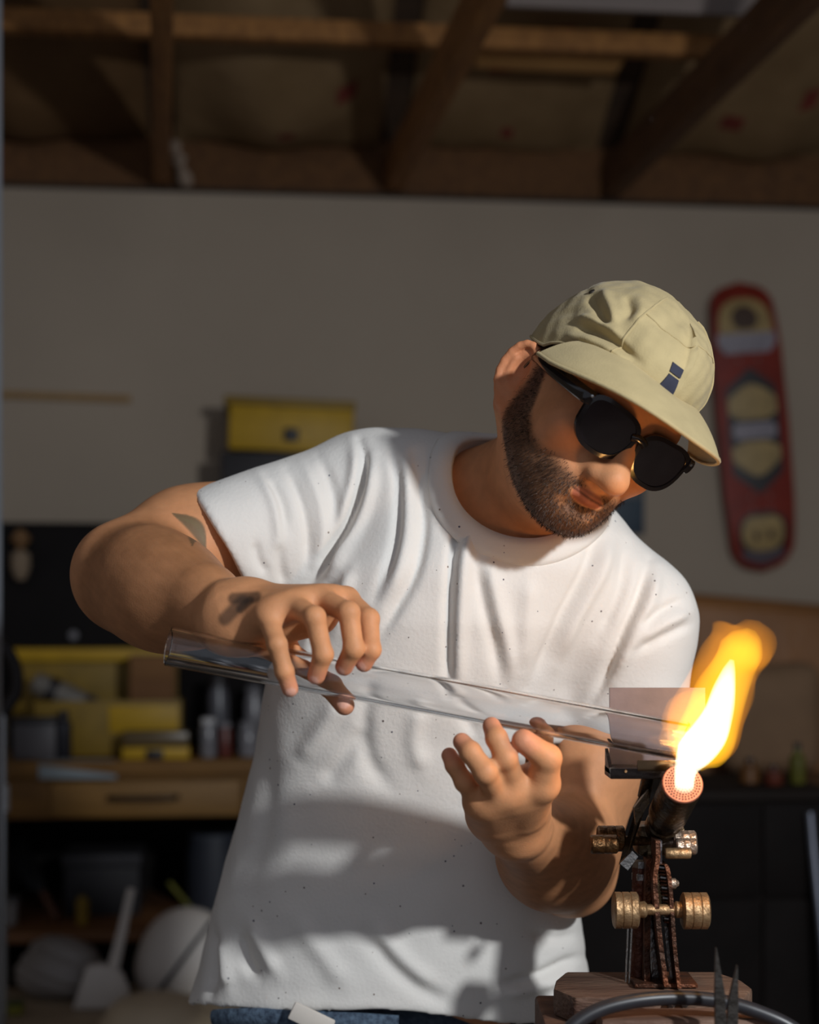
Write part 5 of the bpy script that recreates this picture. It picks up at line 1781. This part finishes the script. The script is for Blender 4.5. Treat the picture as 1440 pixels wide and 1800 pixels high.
# printed mark on the front panel: a small bar above a tapered block
def cap_front(r, u):
    """surface point of the crown at head coordinates r, u (front)"""
    m = gv2[:, 1] > 0.05
    d = (gv2[m, 0] - r) ** 2 + (gv2[m, 2] - u) ** 2
    i = np.argsort(d)[:4]
    w = 1 / (d[i] + 1e-7)
    return np.array([r, (gv2[m][i, 1] * w).sum() / w.sum(), u])
logo_m = mat('logo_navy', srgb(40, 42, 60), 0.8, 0, 0.1)
def patch(name, quad):
    n = 6
    fr, bk = [], []
    q = [np.array(x) for x in quad]
    for j in range(n + 1):
        for i in range(n + 1):
            s, t = i / n, j / n
            p = (q[0] * (1 - s) + q[1] * s) * (1 - t) + (q[3] * (1 - s) + q[2] * s) * t
            c_ = cap_front(p[0], p[1])
            fr.append(c_ + np.array([0, 0.0014, 0.0003])); bk.append(c_ - np.array([0, 0.001, 0]))
    vv = np.array(fr + bk)
    o2 = len(fr)
    qs = []
    for j in range(n):
        for i in range(n):
            a0 = j * (n + 1) + i
            qq_ = (a0, a0 + 1, a0 + n + 2, a0 + n + 1)
            qs.append(qq_); qs.append(tuple(x + o2 for x in qq_[::-1]))
    ed = list(range(n + 1)) + [j * (n + 1) + n for j in range(1, n + 1)] + [n * (n + 1) + i for i in range(n - 1, -1, -1)] + [j * (n + 1) for j in range(n - 1, 0, -1)]
    for i in range(len(ed)):
        a0, a1 = ed[i], ed[(i + 1) % len(ed)]
        qs.append((a1, a0, a0 + o2, a1 + o2))
    me = arrays_mesh(name, h2w(vv), qs)
    finish(me, logo_m, True, 40)
    return link(name, me, cap)
LR, LU = -0.0095, -0.013
patch('logo_bar', [(LR - 0.0065, 0.0935 + LU), (LR + 0.0065, 0.0935 + LU), (LR + 0.0065, 0.1015 + LU), (LR - 0.0065, 0.1015 + LU)])
patch('logo_block', [(LR - 0.0085, 0.0745 + LU), (LR + 0.0085, 0.0745 + LU), (LR + 0.0060, 0.0915 + LU), (LR - 0.0060, 0.0915 + LU)])

# ------------------------------------------------------------------ sunglasses
sg = thing('sunglasses', hd(0, 0.1, 0.008))
sg.parent = person
sg.location = V(hd(0, 0.1, 0.008)) - Vector(person.location)
fr_m = mat('frame_black', srgb(22, 17, 18), 0.16, 0, 0.1, spec=0.6, coat=0.3)
ln_m = mat('lens_dark', srgb(24, 19, 26), 0.05, 0, 0.1, spec=0.7, coat=0.6)
def sg_f(r):
    return 0.108 - 1.9 * r * r
def lens_outline(s, scale=1.0, n=40, grow=0.0):
    pts = []
    for k in range(n):
        th = 2 * math.pi * k / n
        c_, s_ = math.cos(th), math.sin(th)
        e = 2 / 2.6
        x = abs(c_) ** e * (1 if c_ > 0 else -1)
        y = abs(s_) ** e * (1 if s_ > 0 else -1)
        hw = 0.0270 + grow
        hh = 0.0215 + grow
        x *= hw * (1.0 + 0.13 * y)
        y *= hh
        if y > 0 and x * s > 0: y += 0.0035 * (x * s / hw)
        pts.append((s * 0.0335 + x, 0.004 + y))
    return pts
for s in (-1, 1):
    bm = bmesh.new()
    inn, out = lens_outline(s), lens_outline(s, grow=0.0042)
    for o3 in (0,):
        A = [bm.verts.new(V(hd(x, sg_f(x) + 0.0022, y))) for x, y in inn]
        Bv = [bm.verts.new(V(hd(x, sg_f(x) + 0.0016, y))) for x, y in out]
        C = [bm.verts.new(V(hd(x, sg_f(x) - 0.0028, y))) for x, y in out]
        D = [bm.verts.new(V(hd(x, sg_f(x) - 0.0028, y))) for x, y in inn]
        n = len(A)
        for k in range(n):
            k2 = (k + 1) % n
            for X1, X2 in ((A, Bv), (Bv, C), (C, D), (D, A)):
                bm.faces.new((X1[k], X1[k2], X2[k2], X2[k]))
    from_bm('rim', bm, fr_m, sg, angle=50)
    bm = bmesh.new()
    pts = lens_outline(s, grow=0.0004)
    cx, cy = s * 0.0335, 0.004
    rings = []
    for q in (0.0, 0.35, 0.7, 1.0):
        ring = []
        for x, y in pts:
            xx, yy = cx + (x - cx) * q, cy + (y - cy) * q
            ring.append((xx, yy))
            if q == 0: break
        rings.append([bm.verts.new(V(hd(xx, sg_f(xx) + 0.0012 - 1.2 * ((yy - cy) ** 2), yy))) for xx, yy in ring])
    n = len(pts)
    for k in range(n):
        k2 = (k + 1) % n
        bm.faces.new((rings[0][0], rings[1][k], rings[1][k2]))
        for a in (1, 2):
            bm.faces.new((rings[a][k], rings[a + 1][k], rings[a + 1][k2], rings[a][k2]))
    from_bm('lens', bm, ln_m, sg, angle=60)
    # temple with end piece and ear hook
    pts = [hd(s * 0.062, sg_f(0.062) + 0.001, 0.019), hd(s * 0.0705, 0.097, 0.0185), hd(s * 0.0765, 0.075, 0.017), hd(s * 0.0815, 0.03, 0.014), hd(s * 0.0825, 0.000, 0.013), hd(s * 0.080, -0.016, 0.008), hd(s * 0.077, -0.028, -0.010)]
    tp = catmull(pts, 5)
    rr = [0.0075 + (0.0065 - 0.0075) * i / len(tp) for i in range(len(tp))]
    part_tube('temple', tp, rr, fr_m, sg, 10, squash=0.34, up=tuple(HU))
    part_lathe('hinge_dot', hd(s * 0.0655, sg_f(0.0655) + 0.003, 0.0215), HF + 0.3 * s * HR, [(-0.001, 0.0016), (0.001, 0.0014), (0.0012, 0)], mat('hinge_metal', (0.8, 0.8, 0.8, 1), 0.2, 1.0, 0.02), sg, 10)
part_tube('bridge', [hd(-0.0085, sg_f(0.008), 0.012), hd(-0.004, 0.1095, 0.014), hd(0.004, 0.1095, 0.014), hd(0.0085, sg_f(0.008), 0.012)], 0.0042, fr_m, sg, 10, squash=0.7, up=tuple(HU))
# ------------------------------------------------------------------ glass tube
TA, TB = P(296, 1136, 1.450), P(1206, 1304, 1.450)
def glass_mat():
    m = bpy.data.materials.new('clear_glass')
    m.use_nodes = True
    nt, N, L = nodes_of(m)
    b = N['Principled BSDF']
    b.inputs['Base Color'].default_value = (0.97, 0.975, 0.98, 1)
    b.inputs['Roughness'].default_value = 0.0
    b.inputs['Transmission Weight'].default_value = 1.0
    b.inputs['IOR'].default_value = 1.47
    return m
glass_m = glass_mat()
bm = bmesh.new()
ax = nrm(TB - TA)
Ln = float(np.linalg.norm(TB - TA))
ro, ri = 0.0180, 0.0145
prof = [(0, ri), (0.0006, ri + 0.001), (0.0, ro - 0.0006), (0.0006, ro), (Ln * 0.5, ro), (Ln * 0.9, ro), (Ln - 0.0006, ro), (Ln, ro - 0.0006), (Ln, ri), (Ln * 0.5, ri)]
a_ = V(TA); R_ = frame_from_z(ax)
rings = []
NS = 64
for (t, r) in prof:
    rings.append([bm.verts.new(a_ + R_ @ Vector((r * math.cos(2 * math.pi * k / NS), r * math.sin(2 * math.pi * k / NS), t))) for k in range(NS)])
for i in range(len(rings)):
    A_, B_ = rings[i], rings[(i + 1) % len(rings)]
    for k in range(NS):
        bm.faces.new((A_[k], A_[(k + 1) % NS], B_[(k + 1) % NS], B_[k]))
tube = from_bm('glass_tube', bm, glass_m, None, angle=30)
tag(tube, 'long clear glass tube held in both hands with its right end in the flame', 'tube')

# ------------------------------------------------------------------ flame: nested bodies of glowing gas
def flame_mat(name, col, dens):
    m = bpy.data.materials.new(name)
    m.use_nodes = True
    nt, N, L = nodes_of(m)
    N.remove(N['Principled BSDF'])
    em = N.new('ShaderNodeEmission')
    em.inputs['Color'].default_value = col
    em.inputs['Strength'].default_value = dens
    L.new(em.outputs['Emission'], N['Material Output'].inputs['Volume'])
    return m
def flame_body(name, path, m, parent, seed, wob=0.12):
    """path: list of (px, py, Y, radius m)"""
    pts = catmull([np.array([*P(a, b, Y), r]) for a, b, Y, r in path], 6)
    bm = bmesh.new()
    n = len(pts)
    seg = 20
    rings = []
    rs = np.random.RandomState(seed)
    ph = rs.uniform(0, 6.28, 8)
    for i, q in enumerate(pts):
        d = nrm(pts[min(i + 1, n - 1)][:3] - pts[max(i - 1, 0)][:3])
        M = frame_from_z(d, (0, 1, 0))
        ring = []
        for k in range(seg):
            th = 2 * math.pi * k / seg
            w = 1 + wob * (math.sin(2 * th + ph[0] + i * 0.25) + 0.7 * math.sin(3 * th + ph[1] - i * 0.35) + 0.5 * math.sin(5 * th + ph[2] + i * 0.6)) * (i / n)
            r = max(0.0004, q[3]) * w
            ring.append(bm.verts.new(V(q[:3]) + M @ Vector((r * math.cos(th), r * math.sin(th), 0))))
        rings.append(ring)
    for i in range(n - 1):
        for k in range(seg):
            bm.faces.new((rings[i][k], rings[i][(k + 1) % seg], rings[i + 1][(k + 1) % seg], rings[i + 1][k]))
    bm.faces.new(rings[0][::-1]); bm.faces.new(rings[-1])
    return from_bm(name, bm, m, parent, angle=80)
flame = thing('torch_flame', P(1203, 1372, 1.435), 'bright yellow gas flame rising from the burner and licking round the tube end', 'flame')
FLY = 1.424
flame_body('flame_core', [(1203, 1386, 1.434, 0.0085), (1206, 1352, FLY, 0.0105), (1222, 1322, FLY, 0.0165), (1246, 1292, FLY, 0.0165), (1262, 1255, FLY, 0.0130), (1273, 1215, FLY, 0.0105), (1281, 1182, FLY, 0.0065), (1287, 1160, FLY, 0.002)], flame_mat('gas_white', (1.0, 0.90, 0.66, 1), 95.0), flame, 1, 0.05)
flame_body('flame_mantle', [(1212, 1346, FLY, 0.012), (1220, 1328, FLY, 0.022), (1238, 1300, FLY, 0.0275), (1254, 1258, FLY, 0.0245), (1270, 1214, FLY, 0.0225), (1288, 1172, FLY, 0.020), (1304, 1144, FLY, 0.021), (1314, 1122, FLY, 0.014), (1320, 1106, FLY, 0.004)], flame_mat('gas_yellow', (1.0, 0.50, 0.02, 1), 24.0), flame, 2, 0.10)
flame_body('flame_envelope', [(1214, 1342, FLY, 0.014), (1220, 1322, FLY, 0.026), (1234, 1290, FLY, 0.034), (1250, 1245, FLY, 0.032), (1266, 1200, FLY, 0.030), (1286, 1160, FLY, 0.030), (1306, 1134, FLY, 0.031), (1320, 1112, FLY, 0.021), (1324, 1090, FLY, 0.006)], flame_mat('gas_orange', (1.0, 0.33, 0.01, 1), 12.0), flame, 3, 0.13)
flame_body('flame_tongue', [(1246, 1276, FLY, 0.014), (1222, 1262, FLY, 0.024), (1200, 1276, FLY + 0.005, 0.023), (1180, 1294, FLY + 0.01, 0.014), (1160, 1306, FLY + 0.01, 0.004)], bpy.data.materials['gas_orange'], flame, 4, 0.12)

# ------------------------------------------------------------------ bench burner on its stand
rust = mat('rusty_steel', srgb(70, 50, 40), 0.55, 0.75, 0.3, 45, 0.5, 160, col2=srgb(120, 72, 48), thresh=(0.40, 0.68))
dark_steel = mat('dark_steel', srgb(58, 52, 48), 0.38, 0.9, 0.3, 40, 0.3, 140, col2=srgb(104, 84, 58))
brass = mat('worn_brass', srgb(140, 108, 74), 0.48, 0.75, 0.2, 70, 0.2, 200, col2=srgb(182, 150, 112))
copper = mat('copper_plate', srgb(160, 102, 80), 0.5, 0.3, 0.12, 60, 0.1, 200)
steel = mat('bright_steel', srgb(150, 146, 142), 0.3, 0.95, 0.15, 60, 0.15, 200)
alu = mat('scuffed_aluminium', srgb(120, 112, 112), 0.38, 0.8, 0.22, 30, 0.2, 120)

torch = thing('bench_burner', P(1160, 1740, 1.53), 'rusty bench burner with brass knobs on a geared stand and lit round nozzle', 'burner')
FC = P(1200, 1378, 1.440)                       # centre of the nozzle face
BA = nrm(P(1200, 1378, 1.440) - P(1158, 1466, 1.560))
part_lathe('barrel', FC - BA * 0.150, BA, [(0, 0.0135), (0.004, 0.0165), (0.050, 0.0168), (0.052, 0.0150), (0.070, 0.0150), (0.073, 0.0186), (0.147, 0.0190), (0.150, 0.0180)], dark_steel, torch, 40)
face = part_lathe('nozzle_face', FC - BA * 0.0015, BA, [(0, 0.0186), (0.002, 0.0186), (0.0030, 0.0178), (0.0030, 0.0)], copper, torch, 40)
bm = bmesh.new()
RF = frame_from_z(BA)
for (rad, n) in ((0.0154, 34), (0.0130, 30), (0.0106, 25), (0.0082, 19), (0.0058, 13), (0.0034, 8)):
    for k in range(n):
        th = 2 * math.pi * (k + (0.5 if n % 2 else 0)) / n
        c_ = V(FC) + RF @ Vector((rad * math.cos(th), rad * math.sin(th), 0.0010))
        bm_cyl(bm, c_, c_ + V(BA) * 0.0008, 0.00085, seg=6)
ports = from_bm('nozzle_ports', bm, mat('port_dark', srgb(60, 30, 22), 0.8, 0, 0.1), torch)
ports['kind'] = 'stuff'
# rear valve block and knobs
vb = FC - BA * 0.135
part_box('valve_block', vb + np.array([0, 0, -0.004]), (0.046, 0.040, 0.030), dark_steel, torch, None, 0.004)
def knob(c, axis, r, ln, m, parent, grooves=1):
    prof = [(-ln / 2, r * 0.86), (-ln / 2 + 0.0015, r)]
    if grooves:
        for g in range(grooves):
            t = -ln / 2 + ln * (g + 1) / (grooves + 1)
            prof += [(t - 0.0008, r), (t, r * 0.96), (t + 0.0008, r)]
    prof += [(ln / 2 - 0.0015, r), (ln / 2, r * 0.86), (ln / 2, r * 0.35), (ln / 2 - 0.001, 0)]
    prof = [(-ln / 2, 0.0)] + prof
    return part_lathe('knob', c, axis, prof, m, parent, 32)
kx = np.array([1.0, 0, 0])
dull = mat('dull_brown_brass', srgb(92, 66, 40), 0.4, 0.85, 0.25, 60, 0.3, 200)
k1 = knob(P(1074, 1474, 1.535), kx, 0.0125, 0.026, dull, torch, 2)
k2 = knob(P(1062, 1484, 1.515), kx, 0.0090, 0.026, dull, torch, 1)
part_cyl('valve_stem', P(1086, 1478, 1.535), P(1150, 1478, 1.545), 0.0048, dull, torch)
silv = mat('pale_knob_metal', srgb(170, 152, 136), 0.38, 0.8, 0.2, 60, 0.3, 200)
knob(P(1203, 1478, 1.53), kx, 0.0100, 0.022, silv, torch, 2)
knob(P(1206, 1488, 1.515), kx, 0.0080, 0.020, silv, torch, 2)
knob(P(1192, 1500, 1.50), kx, 0.0052, 0.024, brass, torch, 1)
part_cyl('valve_stem', P(1150, 1480, 1.545), P(1196, 1480, 1.53), 0.0048, silv, torch)
# left bracket rail beside the barrel
bm = bmesh.new()
q = [P(1128, 1388, 1.50), P(1140, 1392, 1.50), P(1104, 1500, 1.53), P(1088, 1520, 1.53)]
bm_prism(bm, [a for a in q], [a + np.array([0.004, 0.010, 0.0]) for a in q])
from_bm('side_rail', bm, dark_steel, torch, smooth=False)
bm = bmesh.new()
q = [P(1115, 1420, 1.49), P(1140, 1388, 1.49), P(1142, 1412, 1.49), P(1118, 1450, 1.49)]
bm_prism(bm, q, [a + np.array([0.0, 0.008, 0.0]) for a in q])
from_bm('side_lug', bm, dark_steel, torch, smooth=False)
bm = bmesh.new()
q = [P(1112, 1496, 1.50), P(1122, 1506, 1.50), P(1104, 1530, 1.50), P(1090, 1518, 1.50)]
bm_prism(bm, q, [a + np.array([0.0, 0.006, 0.0]) for a in q])
from_bm('steel_tab', bm, steel, torch, smooth=False)
# yoke plates: two curved rusty straps with a toothed quadrant between them
def strap(px_pts, wx, dy, Y, name, m):
    c_ = catmull([np.array([a, b, 0.0]) for a, b in px_pts], 6)
    bm = bmesh.new()
    L_, R2 = [], []
    for (a, b, _) in c_:
        L_.append(P(a - wx, b, Y)); R2.append(P(a + wx, b, Y))
    poly = L_ + R2[::-1]
    fr = [bm.verts.new(V(p)) for p in L_ + R2]
    bk = [bm.verts.new(V(p + np.array([0, dy, 0]))) for p in L_ + R2]
    n = len(L_)
    for i in range(n - 1):
        bm.faces.new((fr[i], fr[n + i], fr[n + i + 1], fr[i + 1]))
        bm.faces.new((bk[i], bk[i + 1], bk[n + i + 1], bk[n + i]))
        bm.faces.new((fr[i], fr[i + 1], bk[i + 1], bk[i]))
        bm.faces.new((fr[n + i], bk[n + i], bk[n + i + 1], fr[n + i + 1]))
    bm.faces.new((fr[0], bk[0], bk[n], fr[n]))
    bm.faces.new((fr[n - 1], fr[2 * n - 1], bk[2 * n - 1], bk[n - 1]))
    return from_bm(name, bm, m, torch, angle=30)
strap([(1157, 1478), (1157, 1510), (1152, 1545), (1156, 1600), (1162, 1660), (1172, 1735)], 4.0, 0.030, 1.500, 'yoke_strap', rust)
strap([(1163, 1520), (1172, 1522), (1178, 1550), (1182, 1600), (1187, 1670), (1195, 1738)], 3.4, 0.030, 1.500, 'yoke_strap', rust)
strap([(1142, 1510), (1140, 1560), (1139, 1620), (1138, 1735)], 5.0, 0.022, 1.520, 'rear_upright', rust)
strap([(1152, 1600), (1153, 1660), (1156, 1735)], 9.0, 0.004, 1.535, 'slide_bar', steel)
strap([(1172, 1630), (1176, 1680), (1182, 1720)], 3.5, 0.004, 1.525, 'slide_bar', steel)
strap([(1158, 1478), (1158, 1520)], 6.0, 0.022, 1.505, 'pivot_lug', alu)
for i in range(17):
    t = i / 16
    y = 1524 + t * 96
    x = 1165 + 7 * math.sin(t * 1.4) + 3 * t
    part_box('gear_tooth', P(x, y, 1.512 + 0.008 * t), (0.0090, 0.010, 0.0020), rust if i % 3 else steel, torch, Matrix.Rotation(0.12, 3, 'Y'), 0.0004)
part_cyl('gas_pipe', P(1127, 1525, 1.545), P(1122, 1738, 1.545), 0.0085, mat('pipe_rust', srgb(88, 52, 40), 0.45, 0.6, 0.3, 60, 0.3, 150), torch)
part_lathe('pipe_nut', P(1128, 1524, 1.545), (0, 0, 1), [(-0.012, 0.0098), (-0.006, 0.0098), (-0.005, 0.0088), (0.006, 0.0088)], steel, torch, 6)
part_cyl('gas_pipe', P(1150, 1500, 1.555), P(1148, 1738, 1.555), 0.0075, dark_steel, torch)
part_tube('thin_wire', [P(1105, 1610, 1.53), P(1103, 1660, 1.53), P(1100, 1726, 1.53)], 0.0010, steel, torch, 6)
part_tube('thin_wire', [P(1112, 1612, 1.53), P(1109, 1665, 1.53), P(1106, 1728, 1.53)], 0.0010, steel, torch, 6)
# clamp knobs on one shaft
part_cyl('clamp_shaft', P(1118, 1599, 1.505), P(1204, 1599, 1.505), 0.0052, brass, torch)
knob(P(1100, 1600, 1.505), kx, 0.0172, 0.0235, brass, torch, 2)
knob(P(1222, 1601, 1.505), kx, 0.0172, 0.0250, brass, torch, 2)
part_lathe('clamp_collar', P(1126, 1599, 1.505), kx, [(-0.004, 0.0070), (0.004, 0.0080), (0.006, 0.0060)], brass, torch)
part_lathe('clamp_collar', P(1196, 1599, 1.505), -kx, [(-0.004, 0.0070), (0.004, 0.0080), (0.006, 0.0060)], brass, torch)
part_lathe('cap_nut', P(1180, 1553, 1.505), kx, [(0, 0.0052), (0.004, 0.0052), (0.005, 0.0035), (0.007, 0.0025), (0.0072, 0)], silv, torch, 12)

# ------------------------------------------------------------------ metal plate tray behind the tube end
tray = thing('metal_plate_tray', P(1150, 1362, 1.49), 'open grey metal plate and dark tray standing behind the tube end', 'tray')
bm = bmesh.new()
q = [P(1072, 1209, 1.515), P(1240, 1209, 1.515), P(1240, 1345, 1.515), P(1072, 1345, 1.515)]
bm_prism(bm, q, [a + np.array([0, 0.004, 0]) for a in q])
from_bm('back_plate', bm, mat('plate_metal', srgb(92, 84, 88), 0.6, 0.15, 0.2, 22, 0.05, 60, col2=srgb(112, 102, 106)), tray, smooth=False)
blk = mat('graphite', srgb(44, 38, 36), 0.28, 0.7, 0.2, 60, 0.1, 200)
bm = bmesh.new()
zt, zb = P(0, 1345, 1.515)[2], P(0, 1361, 1.475)[2]
xl, xr = P(1073, 0, 1.475)[0], P(1172, 0, 1.475)[0]
bm_box(bm, ((xl + xr) / 2 + 0.012, 1.497, (zt + zb) / 2 - 0.002), (xr - xl + 0.024, 0.044, 0.010), None, 0.0012)
from_bm('ledge', bm, blk, tray)
bm = bmesh.new()
q = [P(1072, 1338, 1.515), P(1072, 1361, 1.475), P(1106, 1330, 1.515)]
q2 = [a + np.array([0.004, 0.0, 0.001]) for a in q]
bm_prism(bm, [(xl, 1.515, zt + 0.016), (xl, 1.515, zb), (xl, 1.475, zb)], [(xl + 0.003, 1.515, zt + 0.016), (xl + 0.003, 1.515, zb), (xl + 0.003, 1.475, zb)])
from_bm('side_cheek', bm, blk, tray, smooth=False)
part_box('front_lip', ((xl + xr) / 2 + 0.020, 1.4755, zb + 0.008), (xr - xl - 0.010, 0.003, 0.010), mat('polished_lip', srgb(120, 96, 70), 0.2, 0.95, 0.1), tray, None, 0.0006)
part_cyl('tray_post', P(1140, 1362, 1.50), P(1132, 1400, 1.51), 0.006, dark_steel, tray)
part_lathe('rivet', P(1100, 1356, 1.4745), (0, -1, 0), [(0, 0.0016), (0.001, 0.0012), (0.0012, 0)], brass, tray, 10)

# ------------------------------------------------------------------ bench, blocks, hose, blades
wood_old = mat('old_bench_wood', srgb(78, 50, 36), 0.75, 0, 0.3, 9, 0.5, 60, (1, 6, 6), srgb(116, 82, 60))
bench = thing('torch_bench', (0.30, 1.55, 0.0), 'worn wooden work table under the burner at lower right', 'table')
part_box('table_top', (0.228, 1.475, 0.910), (0.205, 0.245, 0.040), wood_old, bench, None, 0.004)
for x in (0.155, 0.30):
    for y in (1.385, 1.565):
        part_box('leg', (x, y, 0.4445), (0.04, 0.04, 0.889), wood_old, bench, None, 0.003)
block = thing('base_block', P(1150, 1790, 1.52), 'thick eight-sided scorched wooden block under the burner stand', 'block')
z1 = CAMZ - (1753 - PY0) * 1.475 / FPX
def octo(z, g=0.0):
    pts = [(1006, 1.476), (975, 1.512), (985, 1.548), (1010, 1.585), (1290, 1.585), (1322, 1.548), (1328, 1.512), (1300, 1.476)]
    return [np.array([(a - PX0) * 1.50 / FPX + (g if a > 1150 else -g), y, z]) for a, y in pts]
bm = bmesh.new()
bm_prism(bm, octo(z1), octo(0.9305))
bm_bevel_all(bm, 0.003)
from_bm('block_body', bm, mat('scorched_wood', srgb(74, 48, 36), 0.7, 0, 0.3, 7, 0.5, 50, (1, 5, 5), srgb(122, 96, 78)), block, angle=30)
part_box('foot_plate', (float(P(1165, 0, 1.53)[0]), 1.535, z1 + 0.003), (0.060, 0.055, 0.004), rust, block, None, 0.001)
for a in (1180, 1204):
    part_lathe('screw', P(a, 1772, 1.470) + np.array([0, 0, 0.004]), (0, -0.8, 0.6), [(-0.004, 0.0034), (0.0016, 0.0042), (0.003, 0.003), (0.0034, 0)], steel, block, 12)
front_board = thing('front_board', P(1190, 1800, 1.45), 'brown scorched board with grey streaks lying in front of the eight-sided block', 'board')
bm = bmesh.new()
bm_box(bm, ((1195 - PX0) * 1.45 / FPX, 1.440, 0.9305 + 0.010), (0.150, 0.046, 0.018), None, 0.003)
from_bm('board_body', bm, mat('scorched_board', srgb(78, 46, 30), 0.7, 0, 0.3, 8, 0.4, 60, (1, 6, 6), srgb(132, 104, 88)), front_board)
hose = catmull([P(985, 1830, 1.40), P(1015, 1797, 1.405), P(1060, 1773, 1.41), (P(1120, 1759, 1.415)), P(1190, 1754, 1.42), P(1260, 1759, 1.42), P(1325, 1776, 1.415), P(1392, 1806, 1.41), P(1440, 1850, 1.41)], 8)
hose_o = part_tube('rubber_hose', hose, 0.0066, mat('black_rubber', srgb(40, 40, 44), 0.38, 0, 0.15, 60, spec=0.5), None, 14)
tag(hose_o, 'black rubber gas hose arching across the table in front of the burner', 'hose')
tw = thing('metal_tweezers', P(1278, 1840, 1.37), 'pair of pointed dark steel blades standing upright at the lower right', 'tweezers')
bl_m = mat('blade_steel', srgb(92, 86, 80), 0.3, 0.9, 0.2, 30, 0.2, 100)
for (tip, mid, base, nm) in (((1260, 1667), (1266, 1745), (1270, 1854), 'blade'), ((1297, 1698), (1290, 1760), (1286, 1854), 'blade')):
    bm = bmesh.new()
    wid = (0.5, 8.5, 11.0)
    fr, bk = [], []
    for (a, b), w in zip((tip, mid, base), wid):
        fr += [P(a - w, b, 1.372)]
        bk += [P(a + w, b, 1.372)]
    poly = fr + bk[::-1]
    bm_prism(bm, poly, [p + np.array([0, 0.006, 0]) for p in poly])
    from_bm(nm, bm, bl_m, tw, smooth=False)
